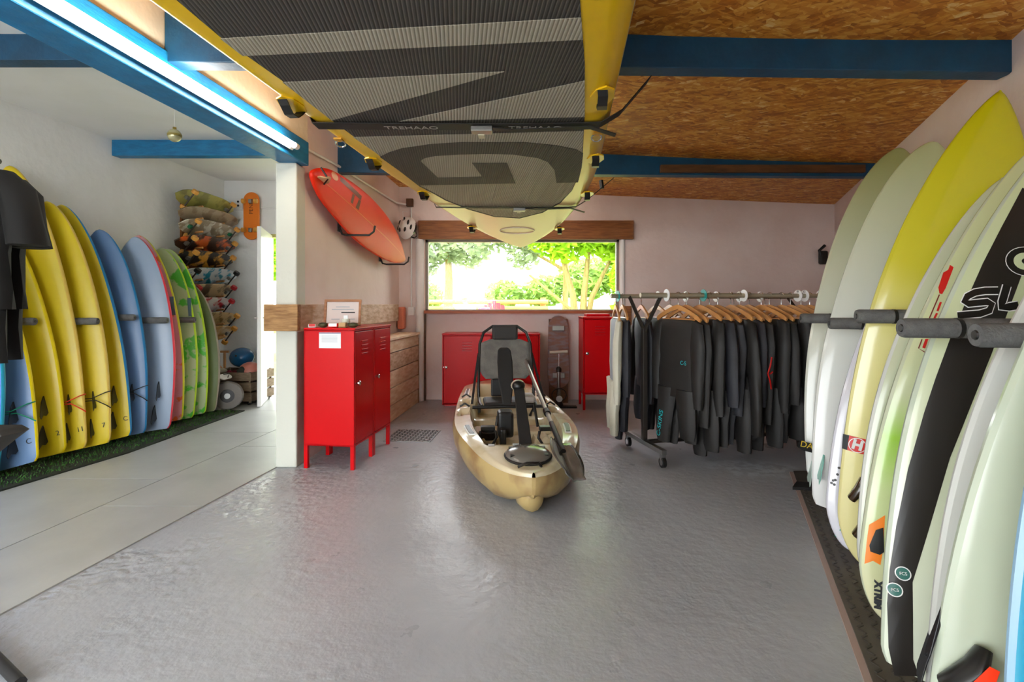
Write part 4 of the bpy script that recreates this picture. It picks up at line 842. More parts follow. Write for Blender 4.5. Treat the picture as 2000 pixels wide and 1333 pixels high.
bits('brown card box in front of the photo frame', 'box', 'card_box', .06, .108, .055, .05, .035, mat('card', '#a07848', .7), mat('card_light', '#c0a070', .7))
for u, v, lab in ((.07, .26, 'dark khaki pouch at the back edge of the locker'), (.07, .038, 'dark khaki pouch at the locker front corner')):
    o = thing('pouch', lab, 'pouch', Matrix.Translation(ltop(u, v)), 'khaki pouches'); MB().sphere((0, 0, .019), .036, 14, 8, .5).build('body', KHAKI, o, True); MB().tube([(-.02, -.02, .03), (0, -.025, .033), (.02, -.02, .03)], .003, 6).build('zip', BLACK, o, True)
jr = thing('glass_jar', 'small glass jar of pale cards before the photo frame', 'jar', Matrix.Translation(ltop(.13, .12)))
MB().lathe([(.028, 0), (.03, .004), (.03, .06)], 16).build('jar', mat('jar_glass', '#d8dccb', .1), jr, True); MB().box(-.015, .015, -.004, .004, .02, .085).build('card', PAPER, jr); MB().lathe([(.0305, .02), (.0305, .03)], 16).build('band', INK, jr)
# ------------------------------------------------------------------ planked timber boxing along the partition
tb = thing('timber_boxing', 'low boxing of pale reclaimed planks along the partition wall', 'timber boxing')
def xt(y): return -1.56+.078*y
hs = [0, .165, .33, .50, .675, .80]
for a, b_ in zip(hs, hs[1:]):
    j = random.uniform(-.004, .004); MB().hexa([(xt(4.33)-.025, 4.33, a+.005), (xt(4.33)+j, 4.33, a+.005), (xt(5.98)+j, 5.98, a+.005), (xt(5.98)-.025, 5.98, a+.005)], [(xt(4.33)-.025, 4.33, b_-.005), (xt(4.33)+j, 4.33, b_-.005), (xt(5.98)+j, 5.98, b_-.005), (xt(5.98)-.025, 5.98, b_-.005)]).build('plank', WOODP if a != .5 else WOODR, tb, bevel=.003)
for k in range(2):
    f0, f1 = k*.5, k*.5+.49
    def xx(y, f): return xp(y)+.03+(xt(y)+.02-xp(y)-.03)*f
    MB().hexa([(xx(4.33, f0), 4.33, .80), (xx(4.33, f1), 4.33, .80), (xx(5.99, f1), 5.99, .80), (xx(5.99, f0), 5.99, .80)], [(xx(4.33, f0), 4.33, .825), (xx(4.33, f1), 4.33, .825), (xx(5.99, f1), 5.99, .825), (xx(5.99, f0), 5.99, .825)]).build('top_plank', WOODP, tb, bevel=.003)
MB().box(xt(5.98)-.025, xt(5.98)+.0, 5.98, 6.02, 0, .76).build('end_post', WOOD, tb, bevel=.003)
# ------------------------------------------------------------------ orange board on hooks
OR = grad('orange_fade', [(0, '#f02a06'), (.6, '#f23408'), (.82, '#f25a28'), (.94, '#f49060'), (1, '#f3e2b0')], length=2.25, wob=.05, coat=.0, rough=.5)
T_, N_ = Vector((-1.44, 3.70, 2.10)), Vector((-1.16, 5.84, 1.64))
oo, so_, Lo = surfboard('orange surfboard resting on wall hooks above the plank', T_, N_, (1, -.12, -.18), .44, .06, OR, OR, OR, 'round', 'mid', .38, .07, p=2.3, flip=1)
patch(oo, so_, [(-.003, .05), (.003, .05), (.003, Lo*.97), (-.003, Lo*.97)], mat('stringer', '#ff7a3a', .4), 'stringer')
MAR = mat('maroon_logo', '#7a3414', .4)
ORTXT = mat('pale_orange_print', '#f0a878', .4)
# logo block near the tail: round badge, lettered bar, square mark
sgn = -1 if (oo.matrix_world.to_3x3() @ Vector((1, 0, 0))).z > 0 else 1
patch(oo, so_, [(-sgn*.145, .34), (-sgn*.105, .34), (-sgn*.105, .72), (-sgn*.145, .72)], MAR, 'logo_bar'); patch(oo, so_, [(-sgn*.10, .56), (-sgn*.02, .56), (-sgn*.02, .60), (-sgn*.10, .60)], MAR, 'logo_mark'); patch(oo, so_, [(-sgn*.10, .68), (-sgn*.015, .66), (-sgn*.015, .72), (-sgn*.10, .72)], MAR, 'logo_mark')
patch(oo, so_, [(-sgn*.105+.03*math.cos(a*.5236), .26+.05*math.sin(a*.5236)) for a in range(12)], ORTXT, 'round_badge')
fin(oo, so_, 0, .06, .12, mat('cream_fin', '#d8b98a', .4), .12); MB().tube([(sgn*-.06, so_(0, .05)-.03, .02), (0, so_(0, .05)-.08, .07), (.03, so_(0, .1)-.03, .11)], .007, 6).build('leash_plug_cord', BLACK, oo, True)
def hook(y, zb, lab):
    o = thing('board_hook', lab, 'hook', Matrix.Translation((xp(y), y, zb)), 'black hooks holding the orange board')
    MB().tube([(.0, 0, .07), (.03, 0, .0), (.07, -.0, -.01), (.26, 0, -.01), (.30, 0, .02), (.31, 0, .07)], .009, 8).build('rod', BLACK, o, True); MB().box(0, .008, -.03, .03, .02, .12).build('wall_plate', BLACK, o)
hook(4.36, 1.75, 'black wall hook under the middle of the orange board'); hook(5.42, 1.585, 'black wall hook under the nose of the orange board')
# helmet
hm = thing('helmet', 'white and black cycle helmet hanging in corner by window', 'helmet', Matrix.Translation(P(797, 447, 5.93)) @ Matrix.Rotation(R(-20), 4, 'Z') @ Matrix.Rotation(R(68), 4, 'X') @ Matrix.Scale(1.08, 4))
sh = MB(); rows = []
for i in range(9):
    a = R(90*i/8); rows.append([Vector((.105*math.cos(a)*math.cos(2*math.pi*j/20)*.88+0, .13*math.cos(a)*math.sin(2*math.pi*j/20), .12*math.sin(a))) for j in range(20)])
sh.loft(rows); sh.build('shell', WHITEP, hm, True)
for x, y, l in ((-.05, .02, .07), (.05, .02, .07), (0, .05, .08), (-.03, -.06, .06), (.03, -.06, .06), (-.075, -.02, .05), (.075, -.02, .05)):
    z = .12*math.sqrt(max(0, 1-(x/.0925)**2-(y/.13)**2)); MB().lathe([(max(.0004, .017*math.sin(math.pi*i/6)), -.012*math.cos(math.pi*i/6)) for i in range(7)], 10, Matrix.Translation((x, y, z-.003)) @ Matrix.Diagonal((.75, 1.9, 1, 1))).build('vent', BLACK, hm, True)
MB().lathe([(.09, -.03), (.10, -.005), (.103, .006), (.09, .012)], 20).build('rim', BLACK, hm, True)
MB().sphere((0, 0, -.0), .085, 14, 8, .55).build('liner', mat('dark_red_liner', '#3a1a1a', .7), hm, True)
MB().ribbon([(-.085, 0, 0), (-.05, -.02, -.12), (0, -.03, -.15), (.05, -.02, -.12), (.085, 0, 0)], (0, 1, 0), .015, .003).build('chin_strap', BLACK, hm)
MB().tube([(0, .0, .1), (0, .12, .16), (0, .16, .08)], .003, 6).build('hanging_loop', WHITEP, hm)
# ------------------------------------------------------------------ wetsuit rack
ra = Vector((1.0, 3.87, 0)); rd = Vector((.978, .21, 0)).normalized(); rn = Vector((rd.y, -rd.x, 0))   # rn points to the near side
rk = thing('garment_rack', 'double-rail steel garment rack on castors hung with wetsuits', 'rack', frame(ra, rd, -rn, Vector((0, 0, 1))))
RL = 1.52; RZ = 1.215; RW = .26
STB = mat('dark_rack_steel', '#4a4440', .35, .7)
RAILM = mat('dull_rail_steel', '#b4ab94', .42, .45)
for s in (-1, 1): MB().tube([(-.16, s*RW, RZ), (RL+.02, s*RW, RZ)], .017, 12).build('rail', RAILM, rk, True)
for x in (0, RL-.05):
    MB().box(x-.018, x+.018, -.018, .018, .12, .97).build('post', STB, rk, bevel=.003)
    for s in (-1, 1): MB().tube([(x, 0, .95), (x, s*RW, RZ)], .017, 4).build('arm', STB, rk)
    ft = MB().box(x-.02, x+.02, -.30, .30, .095, .13).build('foot', STEEL, rk, bevel=.003)
    for s in (-1, 1):
        c = MB().tube([(x-.012, s*.28, .04), (x+.012, s*.28, .04)], .038, 18).build('castor', BLACK, rk, True); MB().tube([(x-.014, s*.28, .04), (x+.014, s*.28, .04)], .022, 14).build('hub', CHROME, c, True)
        MB().box(x-.02, x+.02, s*.28-.012, s*.28+.012, .06, .1).build('fork', CHROME, c, bevel=.003)
MB().box(0, RL-.05, -.018, .018, .10, .125).build('cross_bar', STB, rk, bevel=.003)
def rpos(x, s, z=0): return ra+rd*x-rn*(s*RW)*1.0+Vector((0, 0, z))    # s=-1 near rail, +1 far rail
def _h(): pass
hbm = None
def hanger_meshes():
    hook_ = MB().tube([(.0, 0, -.07), (0, 0, -.03), (.012, 0, -.018), (.022, 0, .002), (.016, 0, .018), (0, 0, .0235), (-.016, 0, .018), (-.021, 0, .006)], .0028, 6).mesh('hook')
    top = [(-.225, -.165), (-.20, -.142), (-.12, -.105), (-.05, -.078), (0, -.066), (.05, -.078), (.12, -.105), (.20, -.142), (.225, -.165)]
    bot = [(.215, -.185), (.15, -.15), (.08, -.118), (0, -.10), (-.08, -.118), (-.15, -.15), (-.215, -.185)]
    body = MB().prism(top+bot, (-.007, .007)).mesh('body')
    bar = MB().tube([(-.16, 0, -.172), (.16, 0, -.172)], .006, 8).mesh('bar')
    for m_, k in ((hook_, CHROME), (body, HANGW), (bar, HANGW)): m_.materials.append(k)
    return hook_, body, bar
HM = hanger_meshes()
def hanger(x, s, label, grp, yaw=0, tiltx=0, M=None):
    M = M or (Matrix.Translation(rpos(x, s, RZ)) @ Matrix.Rotation(math.atan2(rd.y, rd.x)+R(90)+yaw, 4, 'Z') @ Matrix.Rotation(tiltx, 4, 'Y'))
    o = thing('hanger', label, 'hanger', M, grp)
    for nm, me in zip(('hook', 'body', 'bar'), HM): mk(nm, me, None, o, nm == 'hook')
    return o, M
def suit_meshes(seed, arm=.70, leg=1.02, tw=.205, legs=True, short=False):
    rnd = random.Random(seed); out = []
    def ell(cx, cy, z, rx, ry, k=14, ph=0):
        return [Vector((cx+rx*math.cos(2*math.pi*j/k)*(1+.05*math.sin(3*j+ph+z*20)), cy+ry*math.sin(2*math.pi*j/k)*(1+.12*math.sin(2*j+z*31+ph)), z)) for j in range(k)]
    ph = rnd.uniform(0, 6); sw = rnd.uniform(-.02, .02); to = MB()
    if short: to.loft([ell(0, 0, -.06, .04, .03), ell(0, 0, -.09, .12, .05), ell(0, 0, -.135, .20, .065), ell(0, 0, -.20, tw, .07), ell(0, 0, -.32, tw-.01, .075), ell(0, 0, -.45, tw-.03, .075), ell(0, 0, -.60, tw-.02, .07), ell(0, 0, -.68, tw-.01, .065)])
    else: to.loft([ell(0, 0, -.172, .15, .012, ph=ph), ell(0, 0, -.180, .185, .022, ph=ph), ell(0, 0, -.20, tw, .030, ph=ph), ell(0, sw*.2, -.32, tw+.005, .031, ph=ph), ell(0, sw*.4, -.46, tw-.01, .033, ph=ph), ell(0, sw*.5, -.60, tw-.01, .034, ph=ph), ell(0, sw*.5, -.72, tw-.02, .033, ph=ph)])
    out.append(('torso', to.mesh('torso')))
    for s in (-1, 1):
        a = arm+rnd.uniform(-.08, .1); dx = rnd.uniform(-.02, .05); sl = MB(); y0 = rnd.uniform(-.02, .02)
        if short: sl.loft([ell(s*.17, 0, -.12, .05, .04, 10), ell(s*.235, 0, -.19, .06, .055, 10), ell(s*.265, -.01, -.32, .065, .06, 10), ell(s*.28, -.01, -.42, .07, .062, 10)])
        else: sl.loft([ell(s*.16, 0, -.178, .03, .014, 10, ph), ell(s*.19, 0, -.20, .05, .026, 10, ph), ell(s*(.20+dx*.4), y0, -.36, .062, .036, 10, ph), ell(s*(.20+dx*.8), y0, -.54, .056, .036, 10, ph), ell(s*(.20+dx), y0, -.70, .048, .030, 10, ph), ell(s*(.20+dx), y0, -a-.14, .042, .024, 10, ph)])
        out.append(('sleeve', sl.mesh('sleeve')))
    for s in (-1, 1) if legs else ():
        b_ = leg+rnd.uniform(-.10, .06); lx = rnd.uniform(-.02, .04); lg = MB()
        lg.loft([ell(s*.095, sw, -.66, .095, .044, 10, ph), ell(s*.10, sw, -.76, .09, .044, 10, ph), ell(s*(.105+lx), sw+.01, -.90, .078, .04, 10, ph), ell(s*(.11+lx), sw+.01, -b_+.04, .068, .034, 10, ph), ell(s*(.11+lx), sw+.01, -b_, .062, .03, 10, ph)])
        out.append(('leg', lg.mesh('leg')))
    return out
SUITS = [suit_meshes(k, .64+.06*(k % 3), 1.02+.03*(k % 4), .20+.008*(k % 3)) for k in range(6)]
def wetsuit(M, label, grp, ms, mt_=NEO, ms_=None, ml=None):
    o = thing('wetsuit', label, 'wetsuit', M, grp)
    for nm, me in ms: mk(nm, me.copy(), {'torso': mt_, 'sleeve': ms_ or mt_, 'leg': ml or mt_}[nm], o, True)
    return o
GN, GF = 'wetsuits on the near rail', 'wetsuits on the far rail'
HN, HF = 'wooden hangers on the near rail', 'wooden hangers on the far rail'
near_n = 16; nl = ['first, beside the rack post', 'second from the rack post', 'third from the rack post', 'fourth from the rack post', 'fifth from the rack post', 'sixth from the rack post', 'seventh from the rack post', 'eighth from the rack post', 'ninth from the rack post', 'tenth from the rack post', 'eleventh from the rack post', 'twelfth from the rack post', 'thirteenth from the rack post', 'fourteenth from the rack post', 'fifteenth from the rack post', 'sixteenth from the rack post', 'seventeenth from the rack post', 'last, beside the white boards']
nl = nl[:near_n-1]+nl[-1:]
for k in range(near_n):
    x = .12+1.27*k/(near_n-1)+random.uniform(-.012, .012); yaw = R(random.uniform(2, 10)) if k else R(11)
    h, M = hanger(x, -1, 'wooden hanger on the near rail, %s' % nl[k], HN, yaw, R(random.uniform(-2, 2)))
    kinds = {0: ('black turquoise-lettered wetsuit', NEO, NEO, NEO), 4: ('charcoal wetsuit', NEO2, NEO2, NEO2), 7: ('black wetsuit with red chevron', NEO, NEO, NEO), 9: ('charcoal wetsuit', NEO2, NEO, NEO)}
    lab, a, b_, c = kinds.get(k, ('plain black wetsuit', NEO, NEO if k % 3 else NEO2, NEO))
    ws = wetsuit(M, '%s on the near rail, %s' % (lab, nl[k]), GN, SUITS[k % 6], a, b_, c)
    if k == 0:
        # printing down the near leg, on the side that faces along the rail
        text('C-SKINS', .055, TEALINK, ws, Matrix.Translation((.115, .062, -.93)) @ Matrix.Rotation(R(180), 4, 'Z') @ Matrix.Rotation(R(90), 4, 'X') @ Matrix.Rotation(R(80), 4, 'Z'))
        text('C-S', .04, TEALINK, ws, Matrix.Translation((-.11, .05, -.47)) @ Matrix.Rotation(R(180), 4, 'Z') @ Matrix.Rotation(R(90), 4, 'X'))
    if k == 7:
        for pts in ([(-.27, .03, -.42), (-.275, .045, -.48), (-.27, .06, -.53)], [(-.27, .06, -.53), (-.275, .045, -.58), (-.27, .03, -.64)], [(-.27, .02, -.52), (-.27, .04, -.535)]): MB().tube(pts, .005, 6).build('red_logo', REDINK, ws)
far = [(-.115, NEOG, NEOC, NEOC, 'cream-limbed grey wetsuit at the open rail end'), (-.058, NEO, NEO2, NEO2, 'charcoal-sleeved black wetsuit next to the cream one'), (.105, NEO2, NEO2, NEO2, 'charcoal wetsuit next to the rack post on far rail'), (.24, NEO, REDNEO, NEO, 'red-sleeved black wetsuit on the far rail'), (.36, NEOB, NEOB, NEO, 'blue-grey wetsuit on the far rail'), (.50, NEO, YELNEO, NEO, 'yellow-sleeved black wetsuit on the far rail'), (.64, NEO, NEO, NEOB, 'black wetsuit with blue-grey legs on far rail'), (.80, NEO2, NEO, NEO, 'charcoal-bodied black wetsuit mid far rail'), (.95, NEO, NEO, NEO2, 'black wetsuit with charcoal legs on far rail'), (1.10, NEO2, NEO2, NEOG, 'charcoal wetsuit with grey legs on far rail'), (1.25, NEO, NEOB, NEO, 'blue-sleeved black wetsuit at far rail end')]
for k, (x, a, b_, c, lab) in enumerate(far):
    h, M = hanger(x, 1, 'wooden hanger carrying the %s' % lab, HF, R([-17, -15, -12][k] if k < 3 else random.uniform(-6, 2)))
    wetsuit(M, lab, GF, SUITS[(k+2) % 6], a, b_, c)
# size discs on the rails
def disc(x, s, m, num, lab, r=.044):
    M = Matrix.Translation(rpos(x, s, RZ)) @ Matrix.Rotation(math.atan2(rd.y, rd.x)+R(90), 4, 'Z') @ Matrix.Rotation(R(90), 4, 'X'); o = thing('size_disc', lab, 'size disc', M, 'size discs on the rack rails')
    b = MB(); k = 24; rings = [[Vector((rr*math.cos(2*math.pi*a/k), rr*math.sin(2*math.pi*a/k), z)) for a in range(k)] for rr, z in ((.018, -.002), (r, -.002), (r, .002), (.018, .002), (.018, -.002))]
    b.loft(rings, False); b.build('ring', m, o)
    if num: text(num, .022, INK, o, Matrix.Translation((0, .031, .0035))); text(num, .022, INK, o, Matrix.Translation((0, .031, -.0035)) @ Matrix.Rotation(R(180), 4, 'Y'))
for x, s, m, num, lab in ((-.10, 1, TEAL, '', 'teal size disc at the open end of the far rail'), (.04, -1, WHITEP, '', 'white size disc beside the rack post'), (.25, 1, WHITEP, '', 'white size disc above the red-sleeved wetsuit'), (.33, -1, TEAL, '', 'teal size disc on the near rail'), (.50, 1, WHITEP, '', 'white size disc above the yellow-sleeved wetsuit'), (.66, -1, WHITEP, '', 'large white size disc near the middle of the near rail'), (.78, 1, WHITEP, '', 'white size disc mid far rail'), (1.0, 1, WHITEP, '', 'white size disc far rail before charcoal wetsuit'), (1.12, -1, WHITEP, '10', 'white size disc numbered 10'), (1.18, -1, WHITEP, '12', 'white numbered size disc next to the XS one'), (1.32, -1, WHITEP, 'XS', 'white size disc marked XS'), (1.2, 1, WHITEP, '', 'white size disc at far rail end')): disc(x, s, m, num, lab)
gl = thing('neoprene_gloves', 'bundle of dark gloves clipped at the end of the rail', 'gloves', Matrix.Translation(rpos(1.47, -1, RZ-.03)))
for k in range(5): MB().sphere((.0+.02*k-.04, .02*math.sin(k*2), .01*math.cos(k*3)), .035, 10, 6, .8).build('glove', [MATTE, NEO2, REDNEO, NEOG, MATTE][k], gl, True)
bc = thing('wall_clamp', 'small black clamp on back wall above the rack', 'clamp', Matrix.Translation(P(1609, 500, 6.05)))
MB().box(-.05, .04, -.03, .04, -.1, .06).build('jaw', BLACK, bc, bevel=.02); MB().tube([(-.04, -.02, -.02), (-.07, -.03, .06), (.0, -.02, .12)], .018, 8).build('lever', BLACK, bc, True)
# ------------------------------------------------------------------ longboard and floor pump under the window
lb = thing('longboard', 'worn brown longboard deck standing upright under the window', 'skateboard', TR(.545, 5.98, .0) @ Matrix.Rotation(R(-4), 4, 'X'))
def deck_outline(L, W, n=10):
    pts = []
    for i in range(n+1): a = R(180*i/n); pts.append((W/2*math.cos(a), L-W*.5+W*.5*math.sin(a)))
    for i in range(n+1): a = R(180+180*i/n); pts.append((W/2*math.cos(a), W*.5+W*.5*math.sin(a)))
    return pts
MB().prism([(x*(1-.12*(z/.85)), z+.17) for x, z in deck_outline(.85, .26)], (-.012, .0)).build('deck', mat('brown_worn_deck', '#7a4a34', .3, c2='#7d6468', nscale=5, stretch=(2, 2, 7), lo=.45, hi=.6, coat=.5), lb, bevel=.003)
MB().prism([(-.11, .0), (.11, .0), (.11, .98), (-.11, .98)], (.005, .03)).build('backing_plank', DARKWOOD, lb)
for z in (.32, .87): MB().box(-.07, .07, .004-.045, -.012, z-.03, z+.03).build('truck_base', STEEL, lb, bevel=.005)
fp = thing('floor_pump', 'silver bicycle floor pump standing before the longboard', 'pump', TR(.52, 5.70, 0))
MB().tube([(0, 0, .08), (0, 0, .42)], .02, 12).build('barrel', STEEL, fp, True); MB().tube([(0, 0, .42), (0, 0, .60)], .007, 8).build('rod', CHROME, fp, True); MB().tube([(-.1, 0, .615), (.1, 0, .625)], .016, 10).build('handle', mat('pale_handle', '#cfc4b8', .4), fp, True)
MB().lathe([(.03, .40), (.03, .44), (.012, .46)], 12).build('collar', BLACK, fp, True); MB().lathe([(.05, .02), (.05, .035), (.03, .09)], 14).build('base_block', BLACK, fp, True)
MB().box(-.02, .2, -.04, .04, .0, .02).build('foot_plate', BLACK, fp, bevel=.004); MB().tube([(.08*math.cos(R(a)), -.04, .15+.07*math.sin(R(a))) for a in range(0, 360, 24)], .006, 6, True).build('hose', BLACK, fp, True); MB().lathe([(.035, 0), (.035, .02)], 16, Matrix.Translation((0, -.05, .11)) @ Matrix.Rotation(R(90), 4, 'X')).build('gauge', CHROME, fp, True)
# ------------------------------------------------------------------ near-left rack of black suits
r2 = thing('garment_rack', 'black T-shaped garment rack with short-sleeved suits by the left boards', 'rack', TR(-2.20, 1.94, 0))
MB().tube([(.26, -.64, 1.81), (-.17, .42, 1.81)], .015, 10).build('rail', STB, r2, True); MB().tube([(0, 0, .03), (0, 0, 1.81)], .016, 10).build('post', MATTE, r2, True)
MB().tube([(-.30, .20, .025), (.74, -.42, .025)], .017, 8).build('foot', MATTE, r2, True); MB().tube([(-.2, -.32, .025), (.0, .0, .025)], .017, 8).build('foot', MATTE, r2, True)
SHORT = suit_meshes(21, .5, .93, .235, True, True)
for k, (px, dd, yaw, lab) in enumerate(((-2.245, 2.05, 8, 'black short-sleeved suit with gold mark, outermost on the near rack'), (-2.325, 2.245, -10, 'black short-sleeved suit tucked behind the gold-marked one'))):
    Mh = Matrix.Translation((px, dd, 1.80+.01)) @ Matrix.Rotation(R(yaw), 4, 'Z')
    hanger(0, 0, 'wooden hanger inside the %s' % ('gold-marked short suit' if k == 0 else 'second short-sleeved suit'), 'wooden hangers on the near rack', M=Mh)
    ws = wetsuit(Mh, lab, 'short suits on the near rack', SHORT, mat('jet_black_lycra', '#100f0e', .75, spec=.25, bump=.25, bscale=7))
    if k == 0: ring(ws, lambda x, z: -.075, .10, -.42, .001, .03, YELNEO, 'gold_mark', lift=.002)
kb = thing('shoe_bag', 'black pointed shoe bag hanging from the near rack', 'bag', Matrix.Translation((-2.29, 2.16, .42)))
MB().loft([[Vector((x*s_+.16*t_, y*s_, z)) for x, y in ((-.16, -.05), (.1, -.06), (.12, 0), (.1, .06), (-.16, .05))] for s_, z, t_ in ((.3, 0, -.5), (.75, .06, -.2), (1.0, .14, .2), (1.02, .19, .6), (.9, .21, .5))]).build('body', NEO, kb, True); MB().tube([(-.02, 0, .2), (-.02, 0, .9), (-.02, 0, 1.36)], .008, 8).build('strap', BLACK, kb, True)
# ------------------------------------------------------------------ skateboards on the left wall rack
WY = 5.96
sr = thing('skateboard_rack', 'tall brown plank rack for skateboards on the left wall', 'rack', TR(xl(WY), WY, 0, math.atan2(1, .1037)-R(90)))
# local x points away from wall into room, y along wall
MB().box(0, .025, -.22, .24, .72, 2.36).build('back_plank', mat('rack_plank', '#7a4a22', .6, c2='#8c5a2c', nscale=4, stretch=(8, 8, 1.5)), sr, bevel=.003)
decks = [('olive longboard on top of the skateboard rack', 2.32, '#b0aa5c', '#8a8848', .95, WAX), ('long brown-grey longboard, upper deck of the rack', 2.16, '#b4a084', '#9a8468', 1.0, None), ('pintail longboard with white scroll and green trucks', 2.02, '#b09c80', '#e4dfd0', .98, WAX), ('flame-coloured longboard with amber wheels', 1.84, '#3a2418', '#f06a20', 1.0, WAX), ('black longboard with orange and yellow graphic', 1.67, '#241e1a', '#e8a83c', .92, WAX), ('white and turquoise patterned longboard with dark wheels', 1.48, '#dfe6ea', '#1f9fc4', .98, BLACK), ('tan longboard with dark bands and red wheels', 1.30, '#d8b888', '#6a5238', .88, REDNEO), ('red and white longboard on the rack', 1.14, '#f2e8e4', '#d8242c', .86, REDNEO), ('pale maple longboard with amber wheels', .97, '#e0bc7c', '#a8803c', .98, WAX), ('bottom maple longboard with dark trucks and amber wheels', .80, '#cf9c4e', '#e8d0a0', .98, WAX)]
for k, (lab, z, c1, c2, L, wm) in enumerate(decks):
    off = random.uniform(-.05, .02); M = sr.matrix_world @ Matrix.Translation((.19, off, z)) @ Matrix.Rotation(R(random.uniform(-2, 2)), 4, 'X') @ Matrix.Rotation(R(-50+random.uniform(-4, 4)), 4, 'Y')
    o = thing('skateboard', lab, 'skateboard', M, 'longboards on the wall rack')
    W = .23; n = 16; pts = []
    for i in range(n+1): t = -1+2*i/n; pts.append((W/2*(1-abs(t)**3.2)**.6*(1 if k != 4 else .95), t*L/2))
    pts = pts+[(-x, y) for x, y in pts[::-1][1:-1]]
    dm = mat('deck_print_%d' % k, c1, .35, c2=c2, nscale=5+k % 3*2, lo=.48, hi=.56, coat=.4)
    b = MB(); b.slab(pts, -.006, .006); b.build('deck', dm, o, bevel=.002)
    b = MB(); b.slab([(x*.99, y*.998) for x, y in pts], .006, .0075); b.build('grip_tape', MATTE, o)
    if wm:
        for s in (-1, 1):
            y = s*L*.34; tk = MB().box(-.02, .02, y-.025, y+.025, -.04, -.006).build('truck', STEEL if k != 2 else mat('green_truck', '#1c7a50', .4), o, bevel=.004)
            MB().tube([(-.11, y, -.055), (.11, y, -.055)], .008, 8).build('axle', STB, tk)
            for q in (-1, 1): MB().tube([(q*.085, y, -.055), (q*.1, y, -.055), (q*.125, y, -.055)], [.034, .037, .033], 14).build('wheel', wm, tk, True)
for z in (2.235, 2.10, 1.95, 1.77, 1.60, 1.41, 1.23, 1.07, .90, .76):
    for y in (-.17, .19): MB().tube([(.02, y, z), (.24, y, z+.02)], .011, 8).build('rack_peg', HANGW, sr, True)
cb = thing('cruiser_board', 'orange plastic cruiser skateboard hung upright in the corner', 'skateboard', TR(-3.27, LW-.06, 1.96))
MB().prism([(x, z) for x, z in deck_outline(.60, .20)], (-.01, .005)).build('deck', ORG, cb, bevel=.004)
text('PENNI', .07, mat('brown_print', '#7a3a0c', .5), cb, Matrix.Translation((0, -.0115, .42)) @ Matrix.Rotation(R(90), 4, 'X') @ Matrix.Rotation(R(90), 4, 'Z'))
for z in (.12, .48):
    tk = MB().box(-.02, .02, -.05, -.01, z-.025, z+.025).build('truck', STEEL, cb, bevel=.004)
    for q in (-1, 1): MB().tube([(q*.06, -.05, z), (q*.095, -.05, z)], .03, 14).build('wheel', WAX, tk, True)
# ------------------------------------------------------------------ crate corner
cM = TR(-3.22, 6.05, .0, R(-8))
ct = thing('wooden_crate', 'slatted wooden crate full of beach toys by the open door', 'crate', cM)
CW = mat('crate_timber', '#7d6a52', .7, c2='#94806a', nscale=5, stretch=(3, 3, 9), bump=.2)
for j in range(3):
    z = .05+.115*j
    MB().box(-.3, .3, -.22, -.205, z, z+.095).build('slat', CW, ct, bevel=.003); MB().box(-.3, .3, .205, .22, z, z+.095).build('slat', CW, ct, bevel=.003)
    MB().box(-.3, -.285, -.205, .205, z, z+.095).build('slat', CW, ct, bevel=.003); MB().box(.285, .3, -.205, .205, z, z+.095).build('slat', CW, ct, bevel=.003)
for x in (-.28, .26):
    for y in (-.2, .185): MB().box(x, x+.02, y, y+.015, .03, .38).build('corner_post', CW, ct)
MB().box(-.29, .29, -.2, .2, .05, .06).build('floor_board', CW, ct)
for x in (-.25, .25):
    for y in (-.17, .17): MB().tube([(x-.01, y, .025), (x+.01, y, .025)], .025, 12).build('castor', BLACK, ct, True)
ball = thing('exercise_ball', 'shiny blue ball above the crate', 'ball', Matrix.Translation((-3.27, 6.2, .51)))
MB().sphere((0, 0, 0), .14, 24, 14, .85).build('skin', mat('blue_ball', '#1668a0', .2, coat=.5), ball, True); MB().lathe([(.012, -.003), (.012, .004)], 10, Matrix.Translation((.0, -.135, .03)) @ Matrix.Rotation(R(90), 4, 'X')).build('valve', BLACK, ball)
ph = thing('pink_helmet', 'pink water helmet with dark ear opening in the crate', 'helmet', Matrix.Translation((-3.07, 6.0, .36)))
MB().sphere((0, 0, 0), .13, 20, 12, .9).build('shell', mat('pink_shell', '#e08a78', .3, coat=.3), ph, True); MB().prism([(-.07, -.06), (-.01, -.07), (0, .05), (-.04, .08), (-.09, .03)], (-.135, -.09)).build('ear_opening', mat('dark_green_pad', '#3c4238', .6), ph, bevel=.01)
mb_ = thing('mesh_bag', 'cream cloth bag at the left end of the crate', 'bag', Matrix.Translation((-3.42, 5.99, .33)))
MB().sphere((0, 0, 0), .10, 14, 8, .8).build('cloth', mat('cream_cloth', '#d8cdb0', .8, bump=.3, bscale=20), mb_, True); MB().tube([(-.03, 0, .07), (0, -.02, .12), (.03, 0, .07)], .008, 6).build('drawstring', HANGW, mb_, True)
rb = thing('red_toy_blocks', 'dark red net of toys in the middle of the crate', 'toys', Matrix.Translation((-3.24, 5.93, .34)))
for k in range(7): MB().sphere((-.07+.024*k, .02*(k % 2), .02*math.sin(k*2)), .03, 10, 6).build('toy', mat('crimson_toy', '#a02038', .4) if k % 2 else mat('dark_crimson_toy', '#701826', .4), rb, True)
sv = thing('shovel_handle', 'short wooden handle leaning behind the crate', 'handle', Matrix.Translation((-3.58, 6.38, 0)))
MB().tube([(0, 0, .0), (0, 0, .55)], .016, 8).build('stick', HANGW, sv, True); MB().tube([(-.05, 0, .56), (.05, 0, .56)], .014, 8).build('grip', HANGW, sv, True)
wl = thing('trolley_wheel', 'grey plastic wheel on black hub by the olive board', 'wheel', Matrix.Translation((-3.06, 5.52, .17)) @ Matrix.Rotation(R(20), 4, 'Z') @ Matrix.Rotation(R(90), 4, 'X'))
